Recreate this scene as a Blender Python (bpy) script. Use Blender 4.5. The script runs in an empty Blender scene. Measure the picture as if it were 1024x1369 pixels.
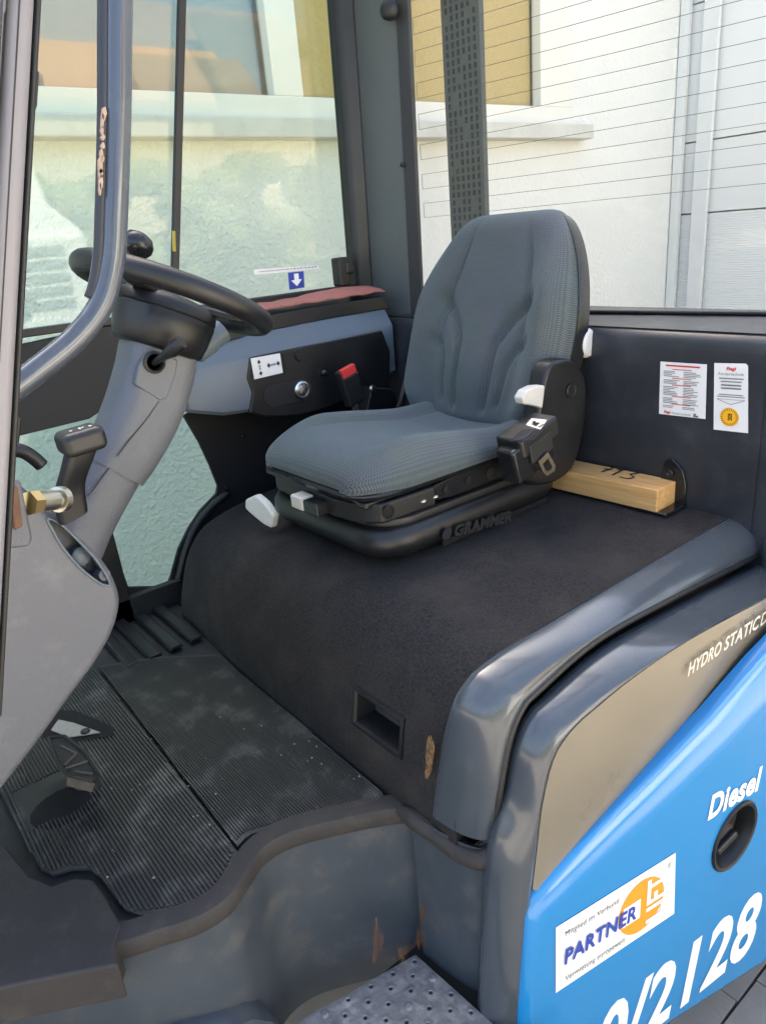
import bpy, bmesh, math, random
from mathutils import Vector, Matrix
random.seed(7)
R = math.radians
scene = bpy.context.scene
col = scene.collection

# ------------------------------------------------------------------ camera
F, YAW, PITCH, ROLL, HC = 980.0, R(37), R(20.9), R(5.1), 1.15
fh = Vector((math.sin(YAW), math.cos(YAW), 0)); r0 = Vector((math.cos(YAW), -math.sin(YAW), 0)); zz = Vector((0, 0, 1))
FW = fh*math.cos(PITCH) - zz*math.sin(PITCH); u0 = fh*math.sin(PITCH) + zz*math.cos(PITCH)
RT = r0*math.cos(ROLL) - u0*math.sin(ROLL); UP = r0*math.sin(ROLL) + u0*math.cos(ROLL)
CAM = Vector((0, 0, HC))
cd = bpy.data.cameras.new('camera'); cam = bpy.data.objects.new('camera', cd); col.objects.link(cam)
cam.matrix_world = Matrix(((RT.x, UP.x, -FW.x, CAM.x), (RT.y, UP.y, -FW.y, CAM.y), (RT.z, UP.z, -FW.z, CAM.z), (0, 0, 0, 1)))
cd.sensor_fit = 'HORIZONTAL'; cd.sensor_width = 36; cd.lens = 36*F/1024; cd.clip_start = 0.02; cd.clip_end = 400
scene.camera = cam

# ------------------------------------------------------------------ light
SUN_EL, SUN_AZ = 50, 12          # azimuth of the direction towards the sun, from +Y clockwise
w = bpy.data.worlds.new('World'); scene.world = w; w.use_nodes = True
nt = w.node_tree; bg = nt.nodes['Background']
sky = nt.nodes.new('ShaderNodeTexSky'); sky.sky_type = 'NISHITA'; sky.sun_disc = False
sky.sun_elevation = R(SUN_EL); sky.sun_rotation = R(SUN_AZ); sky.air_density = 1.0; sky.dust_density = 5.0; sky.ozone_density = 1.0
nt.links.new(sky.outputs[0], bg.inputs[0]); bg.inputs[1].default_value = 0.10
sl = bpy.data.lights.new('sun', 'SUN'); sun = bpy.data.objects.new('sun', sl); col.objects.link(sun)
sl.energy = 5.0; sl.angle = R(0.5); sl.color = (1, 0.92, 0.80)
sd = Vector((math.sin(R(SUN_AZ))*math.cos(R(SUN_EL)), math.cos(R(SUN_AZ))*math.cos(R(SUN_EL)), math.sin(R(SUN_EL))))
sun.rotation_euler = sd.to_track_quat('Z', 'Y').to_euler()
vs = scene.view_settings; vs.view_transform = 'Standard'; vs.look = 'None'; vs.gamma = 1; vs.exposure = 2.95; vs.use_curve_mapping = False

# ------------------------------------------------------------------ measuring: a pixel of the 1024x1369 picture to a point on a plane
def ray(px, py): return FW + RT*((px-512)/F) - UP*((py-684.5)/F)
def PX(px, py, x): d = ray(px, py); return CAM + d*((x-CAM.x)/d.x)
def PY(px, py, y): d = ray(px, py); return CAM + d*((y-CAM.y)/d.y)
def PZ(px, py, z): d = ray(px, py); return CAM + d*((z-CAM.z)/d.z)
def PN(px, py, n, k): d = ray(px, py); return CAM + d*((k-CAM.dot(n))/d.dot(n))

# ------------------------------------------------------------------ materials
MATS = {}
def mat(name, color, rough=0.5, metal=0.0, bump=0.0, bscale=300, var=0.0, vscale=8, spec=0.5, coat=0.0, dust=0.0, dustcol=(0.3, 0.28, 0.25), dscale=14, rvar=0.0, detail=6):
    m = bpy.data.materials.new(name); m.use_nodes = True; n = m.node_tree.nodes; L = m.node_tree.links
    b = n['Principled BSDF']; b.inputs['Base Color'].default_value = (*color, 1); b.inputs['Roughness'].default_value = rough
    b.inputs['Metallic'].default_value = metal; b.inputs['Specular IOR Level'].default_value = spec
    b.inputs['Coat Weight'].default_value = coat; b.inputs['Coat Roughness'].default_value = 0.12
    tc = n.new('ShaderNodeTexCoord'); c = None
    if var or dust or rvar:
        no = n.new('ShaderNodeTexNoise'); no.inputs['Scale'].default_value = vscale; no.inputs['Detail'].default_value = detail; L.new(tc.outputs['Object'], no.inputs['Vector'])
    if var:
        mx = n.new('ShaderNodeMix'); mx.data_type = 'RGBA'
        mx.inputs[6].default_value = (*[v*(1-var) for v in color], 1); mx.inputs[7].default_value = (*[min(1, v*(1+var)) for v in color], 1)
        L.new(no.outputs['Fac'], mx.inputs[0]); c = mx.outputs[2]
    if rvar:
        mr = n.new('ShaderNodeMapRange'); mr.inputs[1].default_value = 0.3; mr.inputs[2].default_value = 0.7
        mr.inputs[3].default_value = rough-rvar; mr.inputs[4].default_value = rough+rvar
        L.new(no.outputs['Fac'], mr.inputs[0]); L.new(mr.outputs[0], b.inputs['Roughness'])
    if dust:
        n2 = n.new('ShaderNodeTexNoise'); n2.inputs['Scale'].default_value = dscale; n2.inputs['Detail'].default_value = 9; n2.inputs['Roughness'].default_value = 0.68; L.new(tc.outputs['Object'], n2.inputs['Vector'])
        rp = n.new('ShaderNodeMapRange'); rp.inputs[1].default_value = 0.52; rp.inputs[2].default_value = 0.75; rp.inputs[4].default_value = dust
        L.new(n2.outputs['Fac'], rp.inputs[0])
        m2 = n.new('ShaderNodeMix'); m2.data_type = 'RGBA'; m2.inputs[6].default_value = (*color, 1); m2.inputs[7].default_value = (*dustcol, 1)
        if c: L.new(c, m2.inputs[6])
        L.new(rp.outputs[0], m2.inputs[0]); c = m2.outputs[2]
    if c: L.new(c, b.inputs['Base Color'])
    if bump:
        n3 = n.new('ShaderNodeTexNoise'); n3.inputs['Scale'].default_value = bscale; n3.inputs['Detail'].default_value = 4; L.new(tc.outputs['Object'], n3.inputs['Vector'])
        bp = n.new('ShaderNodeBump'); bp.inputs['Strength'].default_value = bump; bp.inputs['Distance'].default_value = 0.004
        L.new(n3.outputs['Fac'], bp.inputs['Height']); L.new(bp.outputs[0], b.inputs['Normal'])
    MATS[name] = m; return m
def glass(name, tint, refl=0.06):
    m = bpy.data.materials.new(name); m.use_nodes = True; n = m.node_tree.nodes; L = m.node_tree.links
    n.remove(n['Principled BSDF']); o = n['Material Output']
    t = n.new('ShaderNodeBsdfTransparent'); t.inputs[0].default_value = (*tint, 1)
    g = n.new('ShaderNodeBsdfGlossy'); g.inputs['Roughness'].default_value = 0.025; g.inputs['Color'].default_value = (1, 1, 1, 1)
    fr = n.new('ShaderNodeFresnel'); ge = n.new('ShaderNodeNewGeometry'); io = n.new('ShaderNodeMapRange')
    io.inputs[3].default_value = 1.5; io.inputs[4].default_value = 1/1.5; L.new(ge.outputs['Backfacing'], io.inputs[0]); L.new(io.outputs[0], fr.inputs[0])
    mm = n.new('ShaderNodeMath'); mm.operation = 'MULTIPLY'; mm.inputs[1].default_value = refl/0.04; mm.use_clamp = True; L.new(fr.outputs[0], mm.inputs[0])
    x = n.new('ShaderNodeMixShader'); L.new(mm.outputs[0], x.inputs[0]); L.new(t.outputs[0], x.inputs[1]); L.new(g.outputs[0], x.inputs[2]); L.new(x.outputs[0], o.inputs[0])
    MATS[name] = m; return m
mat('column_grey', (0.105, 0.112, 0.128), 0.45, bump=0.28, bscale=420, var=0.06, dust=0.25, dustcol=(0.22, 0.21, 0.2), rvar=0.05)
mat('cowl_grey', (0.100, 0.105, 0.122), 0.45, bump=0.25, bscale=420, var=0.06, dust=0.3, dustcol=(0.26, 0.25, 0.25), rvar=0.05)
mat('body_grey', (0.054, 0.064, 0.075), 0.19, var=0.1, vscale=5, coat=0.4, rvar=0.06, dust=0.12, dustcol=(0.2, 0.19, 0.17))
mat('step_grey', (0.047, 0.057, 0.069), 0.42, var=0.2, vscale=6, dust=0.55, dustcol=(0.13, 0.115, 0.095), dscale=12, rvar=0.12, bump=0.05, bscale=60)
mat('console_grey', (0.10, 0.125, 0.15), 0.4, var=0.06, bump=0.1, bscale=800, rvar=0.05)
mat('tube_grey', (0.055, 0.067, 0.088), 0.2, var=0.15, vscale=12, coat=0.5, rvar=0.06, dust=0.12)
mat('pillar_grey', (0.095, 0.105, 0.105), 0.45, var=0.08, bump=0.05, bscale=500)
mat('post_grey', (0.21, 0.20, 0.215), 0.4, var=0.1, vscale=20, dust=0.25, dustcol=(0.27, 0.22, 0.2), rvar=0.08)
mat('navy', (0.024, 0.0265, 0.032), 0.42, var=0.2, vscale=5, dust=0.22, dustcol=(0.12, 0.12, 0.13), dscale=10, rvar=0.12)
mat('black_plastic', (0.0085, 0.009, 0.010), 0.42, bump=0.1, bscale=700, var=0.15, rvar=0.08, dust=0.06, dustcol=(0.08, 0.075, 0.07))
mat('black_gloss', (0.012, 0.0125, 0.014), 0.22, var=0.1, rvar=0.06)
mat('lining_black', (0.008, 0.0085, 0.0105), 0.6, var=0.2, bump=0.06, bscale=400)
mat('rubber', (0.021, 0.021, 0.022), 0.62, var=0.25, vscale=10, bump=0.2, bscale=250, dust=0.4, dustcol=(0.085, 0.078, 0.07), dscale=10)
mat('rubber_brown', (0.030, 0.026, 0.0245), 0.7, var=0.3, vscale=14, bump=0.2, bscale=200, dust=0.5, dustcol=(0.085, 0.07, 0.055), dscale=16)
mat('mat_rubber', (0.034, 0.033, 0.033), 0.55, var=0.3, vscale=9, dust=0.95, dustcol=(0.17, 0.16, 0.15), dscale=9)
mat('gasket', (0.012, 0.012, 0.013), 0.5, var=0.2)
mat('white_plastic', (0.62, 0.62, 0.6), 0.4, var=0.06, dust=0.15, dustcol=(0.4, 0.38, 0.34))
mat('cream_plastic', (0.55, 0.53, 0.48), 0.4, var=0.08, dust=0.2, dustcol=(0.35, 0.3, 0.25))
mat('steel', (0.6, 0.6, 0.6), 0.28, metal=1, var=0.1)
mat('brass', (0.62, 0.46, 0.2), 0.28, metal=1, var=0.2, dust=0.25, dustcol=(0.15, 0.12, 0.08))
mat('zinc', (0.5, 0.47, 0.4), 0.3, metal=1, var=0.2, vscale=30, dust=0.3, dustcol=(0.2, 0.15, 0.08))
mat('rust_steel', (0.13, 0.06, 0.03), 0.7, var=0.5, vscale=40, bump=0.3, bscale=150)
mat('rust', (0.21, 0.085, 0.03), 0.85, var=0.5, vscale=60, bump=0.3, bscale=200)
mat('foam', (0.33, 0.2, 0.08), 0.9, var=0.5, vscale=120, bump=0.8, bscale=150)
mat('red', (0.62, 0.04, 0.04), 0.4)
mat('ink_red', (0.55, 0.03, 0.03), 0.6); mat('ink_black', (0.015, 0.015, 0.015), 0.6); mat('ink_grey', (0.16, 0.16, 0.17), 0.6)
mat('ink_blue', (0.02, 0.05, 0.33), 0.5); mat('ink_orange', (0.86, 0.28, 0.012), 0.5); mat('ink_yellow', (0.85, 0.42, 0.01), 0.5)
mat('paper', (0.74, 0.73, 0.72), 0.5, var=0.03); mat('vinyl_white', (0.82, 0.82, 0.82), 0.35)
mat('blue_paint', (0.014, 0.205, 0.49), 0.2, var=0.05, vscale=3, coat=0.5, rvar=0.04, dust=0.05, dustcol=(0.2, 0.3, 0.4))
mat('tan_reflection_panel', (0.215, 0.188, 0.142), 0.32, var=0.14, vscale=4, metal=0.25, rvar=0.06)  # tan stands in for warm surroundings mirrored in the panel
mat('pink_cloth', (0.36, 0.125, 0.10), 0.9, var=0.15, bump=0.3, bscale=500)
mat('plaster', (0.80, 0.80, 0.75), 0.9, var=0.05, vscale=2)
mat('frame_white', (0.78, 0.76, 0.68), 0.5, var=0.05, vscale=3)
mat('sill', (0.62, 0.61, 0.55), 0.6, var=0.15, vscale=6, dust=0.3, dustcol=(0.4, 0.38, 0.3))
mat('pane_backing', (0.62, 0.45, 0.2), 0.85, var=0.18, vscale=60, detail=3)
mat('gate', (0.76, 0.76, 0.72), 0.55, var=0.04, vscale=2)
mat('trim_alu', (0.72, 0.72, 0.69), 0.45, var=0.08)
mat('asphalt', (0.27, 0.24, 0.195), 0.9, var=0.2, vscale=8); mat('paver', (0.24, 0.225, 0.205), 0.9, var=0.25, vscale=9, bump=0.3, bscale=120, dust=0.3, dustcol=(0.13, 0.11, 0.09))
mat('debris', (0.36, 0.33, 0.28), 0.9, var=0.5, vscale=90)
mat('reflection_wire_dark', (0.075, 0.08, 0.072), 0.5, var=0.2)
mat('galv', (0.20, 0.20, 0.205), 0.55, metal=0.4, var=0.6, vscale=35, bump=0.3, bscale=120, dust=0.9, dustcol=(0.42, 0.40, 0.38), dscale=26)
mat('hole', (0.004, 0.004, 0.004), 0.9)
glass('glass_side', (0.86, 0.915, 0.86), 0.021); glass('glass_low', (0.82, 0.90, 0.82), 0.010); glass('glass_rear', (0.99, 0.98, 0.93), 0.025)
glass('window_glass', (0.84, 0.86, 0.84), 0.055); glass('window_glass_plain', (0.95, 0.96, 0.94), 0.02)
mat('chip', (0.42, 0.30, 0.22), 0.85, var=0.3, vscale=80)
def ragged(name, sc=(60, 60, 14), lo=0.42, hi=0.55):
    t = MATS[name].node_tree; n = t.nodes; L = t.links; b = n['Principled BSDF']; tc = n.new('ShaderNodeTexCoord'); mp = n.new('ShaderNodeMapping'); mp.inputs['Scale'].default_value = sc
    L.new(tc.outputs['Object'], mp.inputs[0]); no = n.new('ShaderNodeTexNoise'); no.inputs['Scale'].default_value = 1; no.inputs['Detail'].default_value = 8; no.inputs['Roughness'].default_value = 0.7; L.new(mp.outputs[0], no.inputs['Vector'])
    mr = n.new('ShaderNodeMapRange'); mr.inputs[1].default_value = lo; mr.inputs[2].default_value = hi; L.new(no.outputs['Fac'], mr.inputs[0]); L.new(mr.outputs[0], b.inputs['Alpha'])
ragged('rust', (70, 70, 9), 0.42, 0.72)
def ext(m):  # handle to nodes of a material
    t = MATS[m].node_tree; return t.nodes, t.links, t.nodes['Principled BSDF']
def plaster_nodes():
    n, L, b = ext('plaster'); tc = n.new('ShaderNodeTexCoord')
    v = n.new('ShaderNodeTexNoise'); v.inputs['Scale'].default_value = 34; v.inputs['Detail'].default_value = 3; v.inputs['Distortion'].default_value = 0.3
    L.new(tc.outputs['Object'], v.inputs['Vector']); bp = n.new('ShaderNodeBump'); bp.inputs['Strength'].default_value = 0.6; bp.inputs['Distance'].default_value = 0.03
    L.new(v.outputs['Fac'], bp.inputs['Height']); L.new(bp.outputs[0], b.inputs['Normal'])
plaster_nodes()
def wood():
    mat('wood', (0.55, 0.31, 0.12), 0.55); n, L, b = ext('wood'); tc = n.new('ShaderNodeTexCoord'); mp = n.new('ShaderNodeMapping'); mp.inputs['Scale'].default_value = (30, 2.2, 45)
    L.new(tc.outputs['Object'], mp.inputs[0]); no = n.new('ShaderNodeTexNoise'); no.inputs['Scale'].default_value = 2.5; no.inputs['Detail'].default_value = 6; no.inputs['Distortion'].default_value = 0.6; L.new(mp.outputs[0], no.inputs['Vector'])
    cr = n.new('ShaderNodeValToRGB'); e = cr.color_ramp.elements; e[0].position = 0.3; e[0].color = (0.52, 0.275, 0.095, 1); e[1].position = 0.66; e[1].color = (0.68, 0.40, 0.155, 1)
    L.new(no.outputs['Fac'], cr.inputs[0]); L.new(cr.outputs[0], b.inputs['Base Color']); bp = n.new('ShaderNodeBump'); bp.inputs['Strength'].default_value = 0.15; L.new(no.outputs['Fac'], bp.inputs['Height']); L.new(bp.outputs[0], b.inputs['Normal'])
wood()
def carpet():
    mat('carpet', (0.022, 0.021, 0.022), 0.95, spec=0.1); n, L, b = ext('carpet'); tc = n.new('ShaderNodeTexCoord')
    a = n.new('ShaderNodeTexNoise'); a.inputs['Scale'].default_value = 190; a.inputs['Detail'].default_value = 5; a.inputs['Roughness'].default_value = 0.75; L.new(tc.outputs['Object'], a.inputs['Vector'])
    d = n.new('ShaderNodeTexNoise'); d.inputs['Scale'].default_value = 7; d.inputs['Detail'].default_value = 8; d.inputs['Roughness'].default_value = 0.65; L.new(tc.outputs['Object'], d.inputs['Vector'])
    c1 = n.new('ShaderNodeValToRGB'); e = c1.color_ramp.elements; e[0].position = 0.33; e[0].color = (0.017, 0.0162, 0.0168, 1); e[1].position = 0.72; e[1].color = (0.052, 0.049, 0.049, 1); L.new(a.outputs['Fac'], c1.inputs[0])
    c2 = n.new('ShaderNodeMapRange'); c2.inputs[1].default_value = 0.45; c2.inputs[2].default_value = 0.8; c2.inputs[4].default_value = 0.75; L.new(d.outputs['Fac'], c2.inputs[0])
    mx = n.new('ShaderNodeMix'); mx.data_type = 'RGBA'; L.new(c2.outputs[0], mx.inputs[0]); L.new(c1.outputs[0], mx.inputs[6]); mx.inputs[7].default_value = (0.062, 0.056, 0.051, 1); L.new(mx.outputs[2], b.inputs['Base Color'])
    bp = n.new('ShaderNodeBump'); bp.inputs['Strength'].default_value = 0.9; bp.inputs['Distance'].default_value = 0.005; L.new(a.outputs['Fac'], bp.inputs['Height']); L.new(bp.outputs[0], b.inputs['Normal'])
carpet()
def fabric():
    mat('fabric', (0.06, 0.075, 0.085), 0.85, spec=0.2); n, L, b = ext('fabric'); tc = n.new('ShaderNodeTexCoord')
    sp = n.new('ShaderNodeSeparateXYZ'); L.new(tc.outputs['UV'], sp.inputs[0])
    def math(op, *a):
        q = n.new('ShaderNodeMath'); q.operation = op
        for i, v in enumerate(a):
            if isinstance(v, (int, float)): q.inputs[i].default_value = v
            else: L.new(v, q.inputs[i])
        return q.outputs[0]
    # herringbone knit: rows shifted by a triangle wave (UV in metres)
    zig = math('PINGPONG', sp.outputs[0], 0.005); v = math('ADD', sp.outputs[1], math('MULTIPLY', zig, 0.9))
    s1 = math('SINE', math('MULTIPLY', v, 2*3.14159/0.0062)); s2 = math('SINE', math('MULTIPLY', sp.outputs[0], 2*3.14159/0.005))
    h = math('ADD', math('MULTIPLY', s1, 0.7), math('MULTIPLY', s2, 0.3)); f = math('ADD', math('MULTIPLY', h, 0.5), 0.5)
    cr = n.new('ShaderNodeValToRGB'); e = cr.color_ramp.elements; e[0].position = 0.15; e[0].color = (0.052, 0.064, 0.069, 1); e[1].position = 0.9; e[1].color = (0.112, 0.135, 0.143, 1)
    L.new(f, cr.inputs[0])
    no = n.new('ShaderNodeTexNoise'); no.inputs['Scale'].default_value = 9; no.inputs['Detail'].default_value = 6; L.new(tc.outputs['Object'], no.inputs['Vector'])
    mx = n.new('ShaderNodeMix'); mx.data_type = 'RGBA'; mx.blend_type = 'MULTIPLY'; mx.inputs[0].default_value = 0.35; L.new(cr.outputs[0], mx.inputs[6]); L.new(no.outputs['Color'], mx.inputs[7])
    hs = n.new('ShaderNodeHueSaturation'); hs.inputs['Saturation'].default_value = 0.75; hs.inputs['Value'].default_value = 1.15; L.new(mx.outputs[2], hs.inputs['Color']); L.new(hs.outputs[0], b.inputs['Base Color'])
    bp = n.new('ShaderNodeBump'); bp.inputs['Strength'].default_value = 0.55; bp.inputs['Distance'].default_value = 0.0025; L.new(f, bp.inputs['Height']); L.new(bp.outputs[0], b.inputs['Normal'])
    b.inputs['Sheen Weight'].default_value = 0.2; b.inputs['Sheen Roughness'].default_value = 0.5; b.inputs['Sheen Tint'].default_value = (0.6, 0.8, 0.9, 1)
fabric()

# ------------------------------------------------------------------ object helpers
def inv_of(parent):
    if parent is None: return Matrix.Identity(4)
    return Matrix.Translation(parent.location).inverted() if parent.type == 'EMPTY' else Matrix.Identity(4)
def link(name, me, m=None, parent=None, smooth=0, bevel=0, seg=2, sub=0, solid=0, label=None):
    o = bpy.data.objects.new(name, me); col.objects.link(o)
    if m and not me.materials: me.materials.append(MATS[m])
    if parent: o.parent = parent; o.matrix_parent_inverse = inv_of(parent)
    if smooth:
        me.shade_smooth()
        if smooth < 180: me.set_sharp_from_angle(angle=R(smooth))
    if solid: s = o.modifiers.new('solid', 'SOLIDIFY'); s.thickness = solid; s.offset = 0
    if bevel:
        b = o.modifiers.new('bevel', 'BEVEL'); b.width = bevel; b.segments = seg; b.limit_method = 'ANGLE'; b.angle_limit = R(32); b.harden_normals = True
        me.shade_smooth(); me.set_sharp_from_angle(angle=R(50))
    if sub: s = o.modifiers.new('sub', 'SUBSURF'); s.levels = sub; s.render_levels = sub
    if label: o['label'] = label
    return o
def mk(verts, faces):
    me = bpy.data.meshes.new('m'); me.from_pydata([tuple(v) for v in verts], [], faces); me.update()
    bm = bmesh.new(); bm.from_mesh(me); bmesh.ops.recalc_face_normals(bm, faces=bm.faces); bm.to_mesh(me); bm.free(); return me
class MB:
    def __init__(s): s.v = []; s.f = []
    def add(s, v, f):
        k = len(s.v); s.v += [Vector(q) for q in v]; s.f += [tuple(i+k for i in g) for g in f]; return s
    def prism(s, pts, vec):
        n = len(pts); pts = [Vector(p) for p in pts]; vec = Vector(vec)
        return s.add(pts+[p+vec for p in pts], [tuple(range(n-1, -1, -1)), tuple(range(n, 2*n))]+[(i, (i+1) % n, n+(i+1) % n, n+i) for i in range(n)])
    def poly(s, pts): return s.add(pts, [tuple(range(len(pts)))])
    def box(s, c, size, rot=None):
        c = Vector(c); h = Vector(size)/2; M = rot or Matrix.Identity(3)
        v = [c+M @ Vector((a*h.x, b*h.y, d*h.z)) for a in (-1, 1) for b in (-1, 1) for d in (-1, 1)]
        return s.add(v, [(0, 1, 3, 2), (4, 6, 7, 5), (0, 4, 5, 1), (2, 3, 7, 6), (0, 2, 6, 4), (1, 5, 7, 3)])
    def loft(s, secs, closed=True, caps=True):
        n = len(secs[0]); v = [p for q in secs for p in q]; f = []
        for i in range(len(secs)-1):
            for j in range(n if closed else n-1):
                a = i*n+j; b = i*n+(j+1) % n; f.append((a, b, b+n, a+n))
        if caps and closed: f += [tuple(range(n-1, -1, -1)), tuple(range((len(secs)-1)*n, len(secs)*n))]
        return s.add(v, f)
    def tube(s, path, r, n=12, caps=True):
        path = [Vector(p) for p in path]; rs = r if isinstance(r, (list, tuple)) else [r]*len(path); secs = []; up = None
        for i, p in enumerate(path):
            t = (path[min(i+1, len(path)-1)]-path[max(i-1, 0)]).normalized()
            if up is None: up = t.orthogonal().normalized()
            up = (up-t*up.dot(t)).normalized(); sd_ = t.cross(up)
            secs.append([p+(up*math.cos(a)+sd_*math.sin(a))*rs[i] for a in [2*math.pi*k/n for k in range(n)]])
        return s.loft(secs, True, caps)
    def lathe(s, prof, c, axis, n=24):
        c = Vector(c); ax = Vector(axis).normalized(); u = ax.orthogonal().normalized(); w_ = ax.cross(u)
        return s.loft([[c+ax*h+(u*math.cos(2*math.pi*k/n)+w_*math.sin(2*math.pi*k/n))*max(r, 1e-5) for k in range(n)] for r, h in prof])
    def ball(s, c, rad, M=None, n=16, m_=10):
        c = Vector(c); M = M or Matrix.Identity(3); rad = Vector(rad)
        return s.loft([[c+M @ Vector((math.sin(t)*math.cos(2*math.pi*k/n)*rad.x, math.sin(t)*math.sin(2*math.pi*k/n)*rad.y, -math.cos(t)*rad.z)) for k in range(n)] for t in [0.02+(math.pi-0.04)*i/m_ for i in range(m_+1)]])
    def build(s, name, m, parent=None, **k): return link(name, mk(s.v, s.f), m, parent, **k)
def cr(pts, n=8, closed=False):
    pts = [Vector(p) for p in pts]; out = []; N = len(pts)
    for i in range(N if closed else N-1):
        g = (lambda k: pts[k % N]) if closed else (lambda k: pts[max(0, min(N-1, k))])
        a, b, c, d = g(i-1), g(i), g(i+1), g(i+2)
        for k in range(n):
            t = k/n; out.append(0.5*((2*b)+(c-a)*t+(2*a-5*b+4*c-d)*t*t+(3*b-a-3*c+d)*t**3))
    if not closed: out.append(pts[-1])
    return out
def rrect(c, u, v, hu, hv, r, n=5):
    c = Vector(c); u = Vector(u).normalized(); v = Vector(v).normalized(); out = []
    for sx, sy, a0 in ((1, 1, 0), (-1, 1, 90), (-1, -1, 180), (1, -1, 270)):
        for k in range(n+1):
            a = R(a0+90*k/n); out.append(c+u*(sx*(hu-r)+r*math.cos(a))+v*(sy*(hv-r)+r*math.sin(a)))
    return out
def smoothstep(a, b, x): t = max(0, min(1, (x-a)/(b-a))); return t*t*(3-2*t)
def empty(name, loc, label=None, cat=None, group=None):
    o = bpy.data.objects.new(name, None); col.objects.link(o); o.location = loc; o.empty_display_size = 0.1
    if label: tag(o, label, cat, group)
    return o
def tag(o, label, cat, group=None):
    o['label'] = label; o['category'] = cat
    if group: o['group'] = group
    return o
def struct(o): o['kind'] = 'structure'; return o
def boolean(o, cutters):
    for c in cutters:
        me = mk(c.v, c.f); t = bpy.data.objects.new('cutter', me); col.objects.link(t)
        b = o.modifiers.new('bool', 'BOOLEAN'); b.operation = 'DIFFERENCE'; b.solver = 'EXACT'; b.object = t
        bpy.context.view_layer.update(); dg = bpy.context.evaluated_depsgraph_get()
        new = bpy.data.meshes.new_from_object(o.evaluated_get(dg)); o.modifiers.clear(); o.data = new
        bpy.data.objects.remove(t); bpy.data.meshes.remove(me)
    return o
class Lettering:
    """flat lettering set into a patch of surface: origin o, right r, up u (metres)"""
    def __init__(s, o, r, u, lift=0.0012):
        s.o = Vector(o); s.r = Vector(r); s.u = Vector(u); n = s.r.cross(s.u).normalized()
        if n.dot(CAM-s.o) < 0: n = -n
        s.n = n*lift; s.mb = MB()
    def pt(s, a, b): return s.o+s.n+s.r*a+s.u*b
    def text(s, body, a, b, h, width=None, bold=0.0, shear=0.0, align='L', rot=0.0):
        cu = bpy.data.curves.new('t', 'FONT'); cu.body = body; cu.offset = bold; cu.shear = shear; cu.resolution_u = 4; cu.space_character = 1.06
        t = bpy.data.objects.new('t', cu); col.objects.link(t); bpy.context.view_layer.update()
        me = bpy.data.meshes.new_from_object(t.evaluated_get(bpy.context.evaluated_depsgraph_get()))
        bpy.data.objects.remove(t); bpy.data.curves.remove(cu)
        xs = [v.co.x for v in me.vertices]; x0, x1 = min(xs), max(xs); k = h/0.72; kx = k if width is None else width/(x1-x0)
        off = {'L': 0, 'C': -(x1-x0)*kx/2, 'R': -(x1-x0)*kx}[align]; ca, sa = math.cos(rot), math.sin(rot); vs_ = []
        for v in me.vertices:
            X = (v.co.x-x0)*kx+off; Y = v.co.y*k; vs_.append(s.pt(a+X*ca-Y*sa, b+X*sa+Y*ca))
        s.mb.add(vs_, [tuple(p.vertices) for p in me.polygons]); bpy.data.meshes.remove(me); return s
    def rect(s, a, b, w_, h): s.mb.poly([s.pt(a, b), s.pt(a+w_, b), s.pt(a+w_, b+h), s.pt(a, b+h)]); return s
    def poly(s, pts): s.mb.poly([s.pt(*p) for p in pts]); return s
    def disc(s, a, b, ra, rb, n=40, a0=0, a1=2*math.pi): s.mb.poly([s.pt(a+ra*math.cos(a0+(a1-a0)*k/n), b+rb*math.sin(a0+(a1-a0)*k/n)) for k in range(n)]); return s
    def build(s, name, m, parent, **k):
        me = bpy.data.meshes.new('m'); me.from_pydata([tuple(v) for v in s.mb.v], [], s.mb.f); me.update(); return link(name, me, m, parent, **k)

# ================================================================== setting
GZ = -1.0
gr = struct(MB().poly([(-60, -60, GZ), (60, -60, GZ), (60, 60, GZ), (-60, 60, GZ)]).build('ground', 'asphalt'))
pm = MB().box((0, 0, 0), (0.192, 0.092, 0.05)); pme = mk(pm.v, pm.f); pme.materials.append(MATS['paver'])
cnt = 0
for i in range(11):
    for j in range(22):
        px_, py_ = 1.05+i*0.2+(0.1 if j % 2 else 0), -0.35+j*0.1
        o = bpy.data.objects.new('paving_stone', pme); col.objects.link(o); o.parent = gr
        o.location = (px_+random.uniform(-.003, .003), py_, GZ+0.012+random.uniform(-.004, .004)); o.rotation_euler = (random.uniform(-.02, .02), random.uniform(-.02, .02), random.uniform(-.02, .02))

WY = 4.2
def wx(px, py=150): return PY(px, py, WY).x
bld = empty('building', (2.0, WY, GZ), 'cream plastered building with a long white framed window behind the cab', 'building')
sill_z = PY(600, 165, WY).z; rail_z = PY(600, 137, WY).z
X0, XR, XC = -9.0, PY(765, 100, WY).x, PY(893, 300, WY).x
wl = MB()
wl.box(((X0+XC+0.3)/2, WY+0.1, (GZ+sill_z)/2), (XC+0.3-X0, 0.2, sill_z-GZ))
wl.box(((XR+XC+0.3)/2, WY+0.1, (sill_z+5)/2), (XC+0.3-XR, 0.2, 5-sill_z))
wl.box(((X0+XR)/2, WY+0.1, 4.45), (XR-X0, 0.2, 1.1))
wl.box(((X0+XC)/2, WY+3.4, 5.05), (XC-X0+0.6, 6.8, 0.1))  # unseen roof slab and wall behind, added to block sun through the window
wl.box(((X0+XC)/2, WY+0.5, 2.0), (XC-X0+0.6, 0.1, 6))
wall = wl.build('wall', 'plaster', bld)
XP = PY(721, 60, WY).x; XM0, XM1 = PY(358, 60, WY).x, PY(398, 60, WY).x
wf = MB()
wf.box(((X0+XR)/2, WY+0.03, (sill_z+rail_z)/2+0.001), (XR-X0, 0.09, rail_z-sill_z))
wf.box(((XP+XR)/2, WY+0.032, (rail_z+3.9)/2), (XR-XP, 0.09, 3.9-rail_z))
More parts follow.
